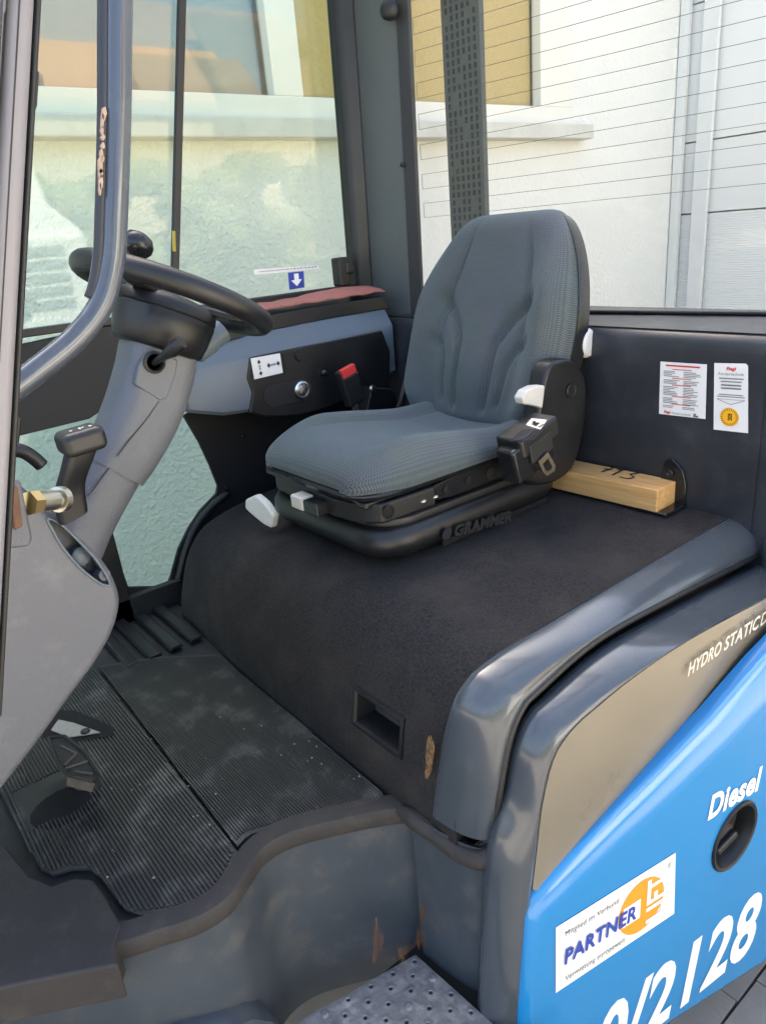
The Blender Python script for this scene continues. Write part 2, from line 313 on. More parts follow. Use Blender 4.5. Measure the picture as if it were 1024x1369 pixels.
wf.box(((XM0+XM1)/2, WY+0.034, (rail_z+3.9)/2), (XM1-XM0, 0.09, 3.9-rail_z))
win = wf.build('window', 'frame_white', bld, bevel=0.008)
MB().box(((X0+XM0)/2, WY+0.06, (rail_z+3.9)/2), (XM0-X0, 0.01, 3.9-rail_z)).build('pane', 'window_glass', win, label='clear pane mirroring the sky')
MB().box(((XM1+XP)/2, WY+0.06, (rail_z+3.9)/2), (XP-XM1, 0.01, 3.9-rail_z)).build('pane', 'window_glass_plain', win)
MB().box(((XM1+XP)/2, WY+0.10, (rail_z+3.9)/2), (XP-XM1, 0.01, 3.9-rail_z)).build('blind', 'pane_backing', win, label='tan blind behind the window pane')
mat('sky_pale_sheet', (0.55, 0.56, 0.55), 0.9, var=0.1, vscale=3)  # pale sheet added behind the left pane to whiten its sky reflection
MB().box(((X0+XM0)/2, WY+0.14, (rail_z+3.9)/2), (XM0-X0, 0.01, 3.9-rail_z)).build('pane_backing', 'sky_pale_sheet', win)
MB().box(((X0+XR+0.12)/2, WY-0.06, sill_z-0.055), (XR+0.12-X0, 0.14, 0.105)).build('sill', 'sill', bld, bevel=0.01)
# gate wall returning towards the camera
gate = empty('sectional_gate', (XC, 1.0, GZ), 'pale grey sectional gate standing behind the rear window', 'gate')
gj = PX(907, 193, XC+0.1).z; gl = PX(930, 285, XC+0.1).z
def section(z0, z1, fine):
    return MB().box((XC+0.12, 0.8, (z0+z1)/2), (0.06, 6.9, z1-z0-0.012)).build('gate_section', 'gate_fine' if fine else 'gate', gate, bevel=0.004)
mat('gate_fine', (0.76, 0.76, 0.72), 0.5); n, L, b = ext('gate_fine'); tc = n.new('ShaderNodeTexCoord'); wv = n.new('ShaderNodeTexWave'); wv.bands_direction = 'Z'; wv.inputs['Scale'].default_value = 15
L.new(tc.outputs['Object'], wv.inputs['Vector']); bp = n.new('ShaderNodeBump'); bp.inputs['Strength'].default_value = 0.25; bp.inputs['Distance'].default_value = 0.02; L.new(wv.outputs['Fac'], bp.inputs['Height']); L.new(bp.outputs[0], b.inputs['Normal'])
MB().box((XC+0.22, 0.8, 2.0), (0.06, 6.9, 6.2)).build('gate_sun_backing', 'gate', gate)  # unseen backing added to stop sun leaking through the section joints
section(gj, gj+1.1, False); section(gj+1.1, gj+2.6, False); section(gl, gj, False); section(gl-1.2, gl, True); section(GZ, gl-1.2, True)
for k, (a, ww, dp) in enumerate(((0, 0.05, 0.03), (-0.12, 0.09, 0.02))):
    MB().box((XC+0.045-dp+0.02, WY-0.05+a*2, 1.7), (dp*2, ww*1.6, 5.4)).build('gate_jamb', 'trim_alu', gate, bevel=0.004)
# dark slotted strip added to stand for a reflection in the rear window
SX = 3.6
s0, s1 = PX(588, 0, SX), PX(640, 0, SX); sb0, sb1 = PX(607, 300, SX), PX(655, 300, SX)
post = empty('reflection_band', (SX, s0.y, GZ), 'dark slotted strip standing in for a reflection in the rear window', 'post')
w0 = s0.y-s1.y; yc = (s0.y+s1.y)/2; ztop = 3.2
MB().box((SX+0.02, yc, (ztop+GZ)/2), (0.04, w0, ztop-GZ)).build('reflection_band_body', 'reflection_wire_dark', post, bevel=0.006)
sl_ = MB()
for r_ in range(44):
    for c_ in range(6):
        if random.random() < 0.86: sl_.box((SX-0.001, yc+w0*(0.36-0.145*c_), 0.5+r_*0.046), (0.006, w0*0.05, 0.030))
o = sl_.build('reflection_band_marks', 'rubber', post); o['kind'] = 'stuff'

# sunlit neighbours across the yard, seen mirrored in the panes
mat('van_white', (0.78, 0.78, 0.76), 0.35); mat('tile_roof', (0.30, 0.15, 0.08), 0.8, var=0.2, vscale=6); mat('house_wall', (0.6, 0.5, 0.36), 0.9); mat('dark_roof', (0.12, 0.075, 0.05), 0.8, var=0.2); mat('hedge_green', (0.17, 0.19, 0.07), 0.9, var=0.5, vscale=3)
van = empty('delivery_truck', (1.6, -5.0, GZ), 'white bonneted delivery truck mirrored in the side window', 'truck')
V0 = Vector
MB().prism([V0((0.5, y, z)) for y, z in ((-2.6, -0.5), (-2.3, -0.45), (-2.3, 1.38), (-2.5, 1.46), (-3.1, 1.66), (-3.2, 1.72), (-3.75, 2.75), (-4.2, 2.95), (-9.0, 3.1), (-9.0, -0.5))], (1.8, 0, 0)).build('body', 'van_white', van, bevel=0.08, seg=3)
MB().prism([V0((0.64, y, z)) for y, z in ((-3.18, 1.82), (-3.68, 2.70), (-3.74, 2.70), (-3.24, 1.80))], (1.52, 0, 0)).build('windscreen', 'black_gloss', van).location = (0, 0.06, 0.03)
gm = MB()
for k in range(5): gm.box((1.40, -2.29, 0.80+k*0.11), (1.35, 0.03, 0.06))
gm.build('grille', 'ink_grey', van)
random.seed(2); hd = MB()  # hedge added so the mirrored truck stands out against something dark
for k in range(420): hd.ball((random.uniform(-12, 18), random.uniform(-10.5, -9.2), random.uniform(GZ, 2.6)), (random.uniform(.3, .6), random.uniform(.3, .5), random.uniform(.25, .5)), Matrix.Rotation(random.uniform(0, 3), 3, 'Z'), 7, 5)
tag(hd.build('hedge', 'hedge_green', None), 'tall green hedge added as a dark backdrop to the truck mirrored in the side window', 'hedge')
for x in (0.55, 2.2):
    for y in (-3.4, -7.6): MB().lathe([(0.42, -0.12), (0.42, 0.12), (0.2, 0.13), (0, 0.1)], (x, y, GZ+0.42), (1, 0, 0)).build('wheel', 'gasket', van, smooth=40)
hs_ = empty('house', (8, -13, GZ), 'house with an orange tiled roof mirrored in the window pane', 'house')
MB().box((7.5, -14, 1.5), (9, 5, 5)).build('wall', 'house_wall', hs_)
MB().prism([V0((3.0, -11.3, 3.9)), V0((12.2, -11.3, 3.9)), V0((12.2, -14, 6.4)), V0((6.2, -14, 6.4))], (0, 0.05, 0.12)).build('roof', 'tile_roof', hs_)
MB().prism([V0((8.6, -11.0, 4.0)), V0((12.4, -11.0, 4.0)), V0((12.2, -12.6, 5.9)), V0((8.9, -12.6, 5.9))], (0, 0.05, 0.12)).build('dormer_roof', 'dark_roof', hs_)

# ================================================================== the forklift
fl = empty('forklift', (1.0, 1.53, GZ), 'grey and blue diesel forklift truck with an open cab and fabric seat', 'forklift')
V = Vector
# ---- floor, step recess
edge = [PZ(*q, -0.012) for q in ((560, 1100), (520, 1090), (450, 1104), (390, 1120), (352, 1142), (330, 1172), (305, 1208), (265, 1234), (210, 1252), (150, 1270))]
edge = [V((0.775, 0.955, -0.012))]+edge[1:]+[V((0.02, 1.19, -0.012)), V((-0.35, 1.34, -0.012))]
ec = cr([(p.x, p.y, -0.012) for p in edge], 6)
floor_pts = ec+[V((-0.35, 2.33, -0.012)), V((0.80, 2.33, -0.012))]
MB().prism(floor_pts, (0, 0, -0.03)).build('floor_plate', 'rubber', fl, bevel=0.004)
# moulded rubber lip along the step edge
def offset_path(pts, d):
    out = []
    for i, p in enumerate(pts):
        t = (pts[min(i+1, len(pts)-1)]-pts[max(i-1, 0)]).normalized(); nrm = V((t.y, -t.x, 0)); out.append(p+nrm*d)
    return out
def inner_outer(d):  # positive d moves towards the camera
    o1 = offset_path(ec, d); return o1 if sum(a.y for a in o1) < sum(a.y for a in ec) else offset_path(ec, -d)
lip = []
for d, z in ((-0.042, 0.002), (-0.038, 0.0075), (-0.008, 0.007), (0.002, 0.005), (0.006, -0.001), (0.007, -0.030), (0.004, -0.036), (-0.008, -0.036)):
    lip.append([V((p.x, p.y, z)) for p in (inner_outer(d) if d > 0 else [V(2*a-b_) for a, b_ in zip(ec, inner_outer(-d))] if d < 0 else ec)])
m_ = MB(); m_.loft(lip, closed=False, caps=False); m_.build('step_edge_lip', 'rubber_brown', fl, smooth=35)
# step riser
rs = []
for d, z in ((0.0, -0.02), (0.002, -0.10), (0.0, -0.22), (-0.01, -0.40), (-0.01, -0.5)):
    rs.append([V((p.x, p.y, z)) for p in (inner_outer(abs(d)) if d >= 0 else [V(2*a-b_) for a, b_ in zip(ec, inner_outer(-d))])])
MB().loft(rs, closed=False, caps=False).build('step_riser', 'step_grey', fl, smooth=60)
# side of the recess below the hood, facing forward
sw = [(0.722, 0.955), (0.728, 0.90), (0.742, 0.83), (0.76, 0.79), (0.775, 0.765)]
MB().loft([[V((x, y, z)) for x, y in [(p.x, p.y) for p in cr([(a, b_, 0) for a, b_ in sw], 5)]] for z in (0.02, -0.2, -0.5)], closed=False, caps=False).build('recess_side', 'step_grey', fl, smooth=60)
# mud guard bulge under the front edge
g = []
for x, dz in ((-0.35, 0), (0.12, 0.0), (0.20, -0.004), (0.27, -0.012), (0.33, -0.035), (0.37, -0.085), (0.395, -0.16)):
    y = 1.06
    g.append([V((x, y+0.02, -0.235+dz)), V((x, y-0.02, -0.238+dz)), V((x, y-0.045, -0.25+dz)), V((x, y-0.052, -0.30+dz)), V((x, y-0.052, -0.5))])
MB().loft(g, closed=False, caps=False).build('mud_guard', 'step_grey', fl, smooth=50)
# perforated step plate
SZ = -0.372
def step_plate():
    mb = MB(); hole = MB(); o = V((0.70, 0.955, SZ)); ax = V((-0.94, 0.17, 0)).normalized(); ay = V((0.07, -1, 0)).normalized(); c = 0.0275
    for i in range(14):
        for j in range(11):
            base = o+ax*(i*c)+ay*(j*c)
            sq = [base, base+ax*c, base+ax*c+ay*c, base+ay*c]; ctr = (sq[0]+sq[2])/2
            raised = (i*3+j*5) % 7 == 3; hz = (i+j) % 2 == 0
            ring8 = []
            for k in range(8):
                e = [sq[0], (sq[0]+sq[1])/2, sq[1], (sq[1]+sq[2])/2, sq[2], (sq[2]+sq[3])/2, sq[3], (sq[3]+sq[0])/2][k]; ring8.append(e)
            if hz and not raised:
                r1 = [ctr+(e-ctr).normalized()*0.0062+V((0, 0, 0.0014)) for e in ring8]; r2 = [ctr+(e-ctr).normalized()*0.0042 for e in ring8]; r3 = [p+V((0, 0, -0.01)) for p in r2]
                mb.loft([ring8, r1, r2, r3], True, False)
            elif raised and hz:
                r1 = [ctr+(e-ctr).normalized()*0.0105 for e in ring8]; r2 = [ctr+(e-ctr).normalized()*0.006+V((0, 0, 0.004)) for e in ring8]
                mb.loft([ring8, r1, r2], True, False); mb.poly(r2)
            else: mb.poly(sq)
    return mb.build('step_plate', 'galv', fl, smooth=40)
step_plate()
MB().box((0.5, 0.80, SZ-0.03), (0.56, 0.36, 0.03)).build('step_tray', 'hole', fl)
# rust runs on the riser and the recess side
def blob(name, m, pts, parent):
    MB().poly(pts).build(name, m, parent)
def rust_run(px0, py0, px1, py1, wpx, plane, k):
    f = (lambda a, b_: PX(a, b_, k)) if plane == 'x' else (lambda a, b_: PY(a, b_, k)); mb = MB()
    L_, Rr = [], []
    for i in range(9):
        t = i/8; x = px0+(px1-px0)*t; y = py0+(py1-py0)*t; ww = wpx*(0.25+0.75*math.sin(math.pi*min(1, 0.15+t*0.7)))*random.uniform(0.7, 1.2)
        L_.append(f(x-ww/2, y)); Rr.append(f(x+ww/2, y))
    mb.loft([L_, Rr], closed=False, caps=False); return mb
rust_run(566, 1205, 556, 1300, 12, 'x', 0.7205).build('rust_run', 'rust', fl)
rust_run(552, 1262, 548, 1292, 14, 'x', 0.7205).build('rust_run', 'rust', fl)
rust_run(506, 1228, 503, 1288, 14, 'y', 0.985).build('rust_run', 'rust', fl)
rust_run(540, 1268, 532, 1290, 20, 'y', 0.962).build('rust_run', 'rust', fl)


# ---- hood with carpet
HY = [0.835, 0.90, 1.1, 1.4, 1.65, 1.85, 2.0, 2.1, 2.19]
prof_near = [(0.735, -0.02), (0.737, 0.06), (0.744, 0.13), (0.756, 0.20), (0.777, 0.27), (0.811, 0.33), (0.862, 0.371), (0.94, 0.390), (1.08, 0.397), (1.3, 0.400), (1.74, 0.403)]
prof_far = [(0.765, -0.02), (0.772, 0.05), (0.79, 0.11), (0.815, 0.18), (0.848, 0.235), (0.89, 0.275), (0.95, 0.30), (1.03, 0.318), (1.13, 0.33), (1.35, 0.345), (1.74, 0.35)]
secs = []
for y in HY:
    t = smoothstep(1.55, 2.2, y)
    a = [(p[0]*(1-t)+q[0]*t, p[1]*(1-t)+q[1]*t) for p, q in zip(prof_near, prof_far)]
    if y < 0.9: a = [(p[0]-0.004*0, p[1]) for p in a]
    secs.append([V((p.x, y, p.z)) for p in cr([(q[0], y, q[1]) for q in a], 5)])
hm = MB(); hm.loft(secs, closed=False, caps=False)
hood = hm.build('hood_carpet', 'carpet', fl, smooth=180)
# far end cap of the hood
MB().poly([V(p) for p in secs[-1]]+[V((1.74, 2.19, -0.02))]).build('hood_end', 'lining_black', fl)
MB().poly([V(p) for p in secs[0]]+[V((1.74, 0.835, -0.02))]).build('hood_near_end', 'lining_black', fl)
# pull recess in the front of the hood: a real pocket with a bezel
PY0, PY1, PZ0, PZ1 = 0.998, 1.160, 0.128, 0.212
bm = bmesh.new(); bm.from_mesh(hood.data)
for co_, no_ in (((0, PY0, 0), (0, 1, 0)), ((0, PY1, 0), (0, 1, 0)), ((0, 0, PZ0), (0, 0, 1)), ((0, 0, PZ1), (0, 0, 1))):
    bmesh.ops.bisect_plane(bm, geom=bm.verts[:]+bm.edges[:]+bm.faces[:], plane_co=co_, plane_no=no_)
kill = [f for f in bm.faces if PY0 < f.calc_center_median().y < PY1 and PZ0 < f.calc_center_median().z < PZ1 and f.calc_center_median().x < 0.85]
bmesh.ops.delete(bm, geom=kill, context='FACES'); bm.to_mesh(hood.data); bm.free(); hood.data.shade_smooth()
def prect(x, g): return [V((x+0.021+(z-0.17)*0.17, y, z)) for y, z in ((PY1-g, PZ0+g), (PY1-g, PZ1-g), (PY0+g, PZ1-g), (PY0+g, PZ0+g))]
MB().loft([prect(0.736, -0.004), prect(0.7245, -0.005), prect(0.7225, 0.002), prect(0.727, 0.008), prect(0.745, 0.010), prect(0.775, 0.016)], True, False).build('pull_recess', 'black_plastic', hood, smooth=30)
MB().poly(prect(0.774, 0.014)).build('pull_recess_back', 'navy', hood)

# ---- glossy trim band on the near edge of the hood
inner = [PY(578, 1092, 0.895), PY(585, 1040, 0.88), PY(591, 1000, 0.868), PY(604, 945, 0.852), PY(622, 912, 0.845), PY(645, 889, 0.84), PY(700, 852, 0.838), PY(800, 792, 0.838), PY(955, 702, 0.838), PY(985, 687, 0.838)]
outer = [PY(660, 1122, 0.775), PY(664, 1080, 0.768), PY(668, 1050, 0.762), PY(680, 988, 0.758), PY(697, 945, 0.756), PY(720, 920, 0.755), PY(800, 852, 0.753), PY(900, 797, 0.752), PY(1010, 742, 0.752), PY(1040, 728, 0.752)]
ci, co = cr(inner, 6), cr(outer, 6)
secs = []
ts = [-0.08]+[k/10 for k in range(11)]+[1.12]
for t in ts:
    row = []
    for a, b_ in zip(ci, co):
        d = b_-a; tt = max(0, min(1, t)); s_ = math.sin(tt*math.pi/2); c_ = 1-math.cos(tt*math.pi/2)
        # outward (y) with the sine, along the profile plane with the cosine
        p = V((a.x+d.x*c_, a.y+d.y*s_, a.z+d.z*c_))
        if t < 0: p = V((a.x+0.004, a.y+0.006, a.z-0.004))
        if t > 1: p = V((b_.x+0.012, b_.y+0.012, b_.z-0.02))
        row.append(p)
    secs.append(row)
MB().loft(secs, closed=False, caps=False).build('hood_trim', 'body_grey', fl, smooth=180)
MB().poly([V((p.x, 0.79, p.z-0.004)) for p in co]+[V((1.78, 0.79, -0.4)), V((0.74, 0.79, -0.4))]).build('hood_inner_wall', 'lining_black', fl)
# dark gap gasket under the trim
MB().tube([p+V((0.004, 0.004, -0.006)) for p in co], 0.009, 8).build('hood_seal', 'gasket', fl, smooth=180)

# ---- outer body frame around the side panels
fin = [V((0.70, 0.765, -0.60)), V((0.712, 0.765, -0.40)), V((0.725, 0.763, -0.20)), V((0.742, 0.76, -0.02)), V((0.756, 0.757, 0.06))]+[p+V((0.012, -0.004, -0.030)) for p in outer[2:]]
fo_px = [(690, 1420, .70), (692, 1369, .70), (700, 1290, .70), (709, 1200, .70), (716, 1140, .70), (724, 1075, .70), (740, 1012, .70), (765, 975, .70), (792, 950, .698), (850, 903, .695), (925, 853, .69), (1024, 800, .685), (1075, 775, .683), (1105, 762, .683)]
TN = V((math.sin(R(6)), math.cos(R(6)), 0)); TK = TN.dot(V((0.80, 0.70, 0)))
def PT(px, py): return PN(px, py, TN, TK)
fo = [PT(a, b_) for a, b_, c_ in fo_px]; fo[0] = V((fo[1].x-0.004, fo[1].y, -0.60))
fi = cr(fin, 6)
def resample(pts, n):
    L_ = [0]
    for a, b_ in zip(pts, pts[1:]): L_.append(L_[-1]+(b_-a).length)
    out = []
    for k in range(n):
        s_ = L_[-1]*k/(n-1); i = max(j for j in range(len(L_)) if L_[j] <= s_+1e-9); i = min(i, len(pts)-2)
        t = (s_-L_[i])/max(1e-9, L_[i+1]-L_[i]); out.append(pts[i].lerp(pts[i+1], t))
    return out
fi = resample(fi, 70); fo_r = resample(cr(fo, 6), 70)
secs = []
for t in [-0.1]+[k/10 for k in range(11)]+[1.1]:
    row = []
    for a, b_ in zip(fi, fo_r):
        d = b_-a; tt = max(0, min(1, t)); s_ = math.sin(tt*math.pi/2); c_ = 1-math.cos(tt*math.pi/2)
        p = V((a.x+d.x*c_, a.y+d.y*s_, a.z+d.z*c_))
        if t < 0: p = a+V((0.01, 0.02, -0.012))
        if t > 1: p = b_+V((0.012, 0.014, -0.012))
        row.append(p)
    secs.append(row)
MB().loft(secs, closed=False, caps=False).build('body_frame', 'body_grey', fl, smooth=180)
# rubber bead between recess side and hood trim
bead = cr([PZ(535, 1082, 0.0), PZ(556, 1097, 0.0), PZ(580, 1112, -0.005), PZ(610, 1135, -0.008), PZ(640, 1148, -0.005), PZ(662, 1140, 0.01)], 6)
MB().tube(bead, [0.012+0.010*smoothstep(0, 6, i) for i in range(len(bead))], 10).build('rubber_bead', 'rubber_brown', fl, smooth=180)
# foam showing through the torn carpet corner
mat('foam', (0.20, 0.115, 0.05), 0.95, var=0.6, vscale=160, bump=0.8, bscale=200); ragged('foam', (150, 150, 70), 0.36, 0.55)
tq = [PX(a, b_, 0.735) for a, b_ in ((574, 984), (578, 987), (581, 1000), (579, 1016), (577, 1030), (572, 1041), (569, 1036), (571, 1022), (570, 1006), (572, 994))]
MB().prism(cr(tq, 3, True), (-0.003, 0, 0)).build('torn_foam', 'foam', hood)

# ---- side panel, warm reflections put into its tan base colour
fs = lambda x: 0.70-math.tan(R(6))*(x-0.8)
tan = [p+V((0.006, 0.004, -0.004)) for p in fo_r if p.z > -0.056]
diag = [PT(a, b_) for a, b_ in ((1105, 840), (1075, 870), (1036, 908), (970, 985), (890, 1066), (810, 1146), (745, 1200))]
MB().poly([V((p.x, fs(p.x)+0.004, p.z)) for p in tan+diag]).build('side_panel_reflect_tan', 'tan_reflection_panel', fl, solid=0.004)
mat('letter_cream', (0.62, 0.58, 0.48), 0.45)
l1, l2, l3 = PT(916, 903), PT(961, 871), PT(1010, 838); lup = V((0.10, 0, 1))
for bod, a0_, wd, bo in (('HYDRO', l1, (l2-l1)*0.97, 0.03), ('STATIC', l2+(l3-l2)*0.06, (l3-l2)*0.95, 0.03), ('DRIVE', l3+(l3-l2)*0.06, (l3-l2)*0.8, 0.0)):
    Lettering(a0_-TN*0.002, wd.normalized(), lup, 0.004).text(bod, 0, 0, 0.031, width=wd.length, bold=bo*0.6, shear=0.1).build('lettering', 'letter_cream', bpy.data.objects['side_panel_reflect_tan'])
# ---- blue side panel, flaring outwards to the rear
BN = V((math.sin(R(10)), math.cos(R(10)), 0)); BK = BN.dot(V((0.76, 0.690, 0)))
BR = V((math.cos(R(10)), -math.sin(R(10)), 0))
def PB(px, py, lift=0.0): return PN(px, py, BN, BK)
b_out = [(1105, 806), (1024, 890), (960, 964), (880, 1045), (800, 1125), (735, 1190), (716, 1212), (708, 1235), (702, 1300), (692, 1420), (700, 1500), (780, 1455), (900, 1372), (1024, 1292), (1130, 1225)]
b_in = [(1118, 850), (1036, 928), (972, 998), (892, 1078), (812, 1152), (752, 1206), (733, 1224), (725, 1244), (717, 1300), (707, 1420), (712, 1485), (784, 1440), (897, 1362), (1020, 1283), (1124, 1218)]
oi = [PB(*p) for p in b_in]; oo = [PB(*p)+BN*(0.03 if i < 7 else 0.02) for i, p in enumerate(b_out)]
rows_ = [[p+BN*0.02 for p in oo]]
for t in (0, 0.15, 0.3, 0.45, 0.6, 0.75, 0.88, 1.0):
    rows_.append([a+(b_-a-BN*(b_-a).dot(BN))*(1-math.cos(t*math.pi/2))+BN*((b_-a).dot(BN)*math.sin(t*math.pi/2)) for a, b_ in zip(oo, oi)])
mb = MB(); mb.loft(rows_, True, False)
fc = PB(981, 1118); fr_ = BR; fu = V((0, 0, 1)); fn = -BN
def ell(c, a, b_, n=32, ang=-0.35): return [c+fr_*(a*math.cos(2*math.pi*k/n)*math.cos(ang)-b_*math.sin(2*math.pi*k/n)*math.sin(ang))+fu*(a*math.cos(2*math.pi*k/n)*math.sin(ang)+b_*math.sin(2*math.pi*k/n)*math.cos(ang)) for k in range(32)]
EA, EB = 0.070, 0.094
eh = ell(fc, EA*0.9, EB*0.9)
mb.poly(oi[5:15]+[eh[0]]+[eh[k] for k in range(31, 15, -1)]); mb.poly([oi[14]]+oi[0:6]+[eh[k] for k in range(16, -1, -1)])
blue = mb.build('side_panel_blue', 'blue_paint', fl, smooth=24)
MB().prism([p+BN*0.075 for p in oo], BN*0.01).build('side_panel_backing', 'hole', fl)
# lettering on the blue panel
d1, d2 = PB(945, 1096), PB(1014, 1054)
hD = (PB(948, 1062)-PB(948, 1094)).length
Lettering(d1, (d2-d1).normalized(), V((0.06, 0, 1)), 0.002).text('Diesel', 0, 0.0, hD*0.9, width=(d2-d1).length, bold=0.035, shear=0.12).build('lettering', 'vinyl_white', blue)
t1, t2 = PB(793, 1440), PB(1008, 1264)
hN = (PB(995, 1203)-PB(995, 1279)).length
Lettering(t1, (t2-t1).normalized(), V((0.05, 0, 1)), 0.002).text('0/2128', 0, 0, hN*0.9, width=(t2-t1).length, bold=0.03, shear=0.15).build('lettering', 'vinyl_white', blue)
# fuel filler recess with cap
mb = MB(); mb.loft([ell(fc-fn*0.004, EA, EB), ell(fc+fn*0.004, EA, EB), ell(fc+fn*0.007, EA*0.96, EB*0.96), ell(fc+fn*0.005, EA*0.88, EB*0.88), ell(fc-fn*0.012, EA*0.80, EB*0.80), ell(fc-fn*0.034, EA*0.74, EB*0.74), ell(fc-fn*0.038, EA*0.6, EB*0.6), ell(fc-fn*0.038, EA*0.1, EB*0.1)], True, False)
cap = mb.build('filler_recess', 'black_plastic', fl, smooth=50, label='black oval filler recess on the blue panel')
c2 = fc-fr_*0.012-fu*0.02-fn*0.036
MB().lathe([(0.040, 0.0), (0.040, 0.014), (0.035, 0.019), (0.0, 0.020)], c2, fn).build('filler_cap', 'rubber_brown', cap, smooth=40)
MB().box(c2+fn*0.024, (0.07, 0.02, 0.022), Matrix.Rotation(R(-10), 3, 'Z') @ Matrix.Rotation(R(-22), 3, 'Y')).build('filler_grip', 'black_plastic', cap, bevel=0.006)
# partner sticker
TL, TR, BR_, BL = [PB(*p) for p in ((742, 1240), (902, 1140), (900, 1221), (742, 1327))]
st = MB().poly([p-BN*0.002 for p in (TL, TR, BR_, BL)]).build('sticker', 'vinyl_white', fl, solid=0.001, label='white rental partner sticker with orange disc on the blue panel')
sr = TR-TL; su = TL-BL
def SL(): return Lettering(BL-BN*0.0025, sr, su, 0.001)
SL().disc(0.71, 0.50, 0.20, 0.40).build('orange_disc', 'ink_orange', st)
def onTop(le, k): le.n = le.n*k; return le
for bod, a, b_, ww in (('Mitglied im Verbund', 0.07, 0.79, 0.43), ('Vermietung europaweit', 0.07, 0.10, 0.50), ('®', 0.93, 0.84, 0.03)): onTop(SL(), 2).text(bod, a, b_, 0.085, width=ww).build('lettering', 'ink_black', st)
onTop(SL(), 2).rect(0.545, 0.34, 0.15, 0.30).build('lettering_ground', 'vinyl_white', st)
onTop(SL(), 3).text('PARTNER', 0.06, 0.38, 0.22, width=0.60, bold=0.03, shear=0.12).build('lettering', 'ink_blue', st)
onTop(SL(), 2).text('LIFT', 0.915, 0.16, 0.165, width=0.68, bold=0.03, rot=math.pi/2).build('lettering', 'vinyl_white', st)

# ---- rear panel behind the seat
BX = 1.715
ps = [(BX, 0.28), (BX, 0.40), (BX+0.001, 0.60), (BX+0.002, 0.78), (BX+0.004, 0.825), (BX+0.012, 0.845), (BX+0.028, 0.857), (BX+0.055, 0.860), (2.10, 0.862)]
MB().loft([[V((p.x, y, p.z)) for p in cr([(a, y, b_) for a, b_ in ps], 4)] for y in (0.775, 1.0, 1.4, 1.8, 2.30)], closed=False, caps=False).build('rear_panel', 'navy', fl, smooth=60)
MB().loft([[V((p.x+0.004, y, p.z-0.003)) for p in cr([(a, y, b_) for a, b_ in ps], 4)] for y in (0.60, 0.785)], closed=False, caps=False).build('rear_side_post', 'navy', fl, smooth=60)
MB().box((BX-0.002, 0.62, 0.30), (0.03, 0.24, 0.16)).build('rear_corner_filler', 'navy', fl, bevel=0.02)
rp = bpy.data.objects['rear_panel']
# stickers on it
def paper(px, label):
    q = [PX(a, b_, BX-0.002) for a, b_ in px]
    return MB().poly(q).build('sticker', 'paper', fl, solid=0.001, label=label), q
s1, q1 = paper([(883, 483), (945, 487), (943, 560), (881, 553)], 'white printed notice with red headings on the rear panel')
s2, q2 = paper([(955, 485), (997, 486), (1000, 489), (1000, 579), (954, 574)], 'narrow white notice with a yellow inspection disc on the rear panel')
r1, u1 = q1[1]-q1[0], q1[0]-q1[3]
a_ = Lettering(q1[3]+V((-0.001, 0, 0)), r1, u1, 0.001); b2 = Lettering(q1[3]+V((-0.001, 0, 0)), r1, u1, 0.001)
a_.rect(0.13, 0.925, 0.74, 0.028)
for k, yy in enumerate((0.865, 0.70, 0.575, 0.36, 0.215)): a_.rect(0.28, yy, 0.42, 0.014)
Lettering(q1[3]+V((-0.001, 0, 0)), r1, u1, 0.001).text('Fiegl', 0.12, 0.035, 0.05, width=0.15, bold=0.04, shear=0.2).build('lettering', 'ink_red', s1)
for blk, rows in ((0.84, 4), (0.675, 3), (0.55, 6), (0.335, 4), (0.19, 2)):
    for r_ in range(rows):
        y = blk-0.030*r_-0.012
        b2.rect(0.09, y, random.uniform(0.16, 0.36), 0.011); b2.rect(0.53, y-0.004, random.uniform(0.18, 0.38), 0.011)
Lettering(q1[3]+V((-0.001, 0, 0)), r1, u1, 0.001).text('Fördertechnik', 0.30, 0.03, 0.045, width=0.42).build('lettering', 'ink_grey', s1); b2.poly([(0.77, 0.02), (0.88, 0.02), (0.88, 0.055), (0.83, 0.055), (0.83, 0.09), (0.78, 0.09)])
a_.build('fine_print', 'ink_red', s1)['kind'] = 'stuff'; b2.build('fine_print', 'ink_grey', s1)['kind'] = 'stuff'
o2 = q2[4]; r2_, u2_ = q2[3]-q2[4], q2[0]-q2[4]
a_ = Lettering(o2+V((-0.001, 0, 0)), r2_, u2_, 0.001); b2 = Lettering(o2+V((-0.001, 0, 0)), r2_, u2_, 0.001); y_ = Lettering(o2+V((-0.001, 0, 0)), r2_, u2_, 0.001); k_ = Lettering(o2+V((-0.001, 0, 0)), r2_, u2_, 0.002)
a_.text('Fiegl', 0.5, 0.905, 0.045, width=0.28, bold=0.04, shear=0.2, align='C').build('lettering', 'ink_red', s2)
Lettering(o2+V((-0.001, 0, 0)), r2_, u2_, 0.001).text('Fördertechnik', 0.5, 0.83, 0.045, width=0.72, align='C').build('lettering', 'ink_grey', s2)
for yy, ww, hh in ((0.775, 0.70, 0.016), (0.73, 0.60, 0.016), (0.675, 0.58, 0.022), (0.628, 0.58, 0.022), (0.54, 0.70, 0.012), (0.51, 0.80, 0.012)): b2.rect(0.5-ww/2, yy, ww, hh)
b2.poly([(0.10, 0.472), (0.90, 0.472), (0.90, 0.476), (0.5, 0.405), (0.10, 0.476)]) if False else None
b2.poly([(0.10, 0.478), (0.5, 0.408), (0.5, 0.400), (0.10, 0.470)]).poly([(0.5, 0.408), (0.9, 0.478), (0.9, 0.470), (0.5, 0.400)]).rect(0.1, 0.474, 0.8, 0.005)
b2.build('fine_print', 'ink_grey', s2)['kind'] = 'stuff'
y_.disc(0.47, 0.215, 0.27, 0.138).build('inspection_disc', 'ink_yellow', s2)
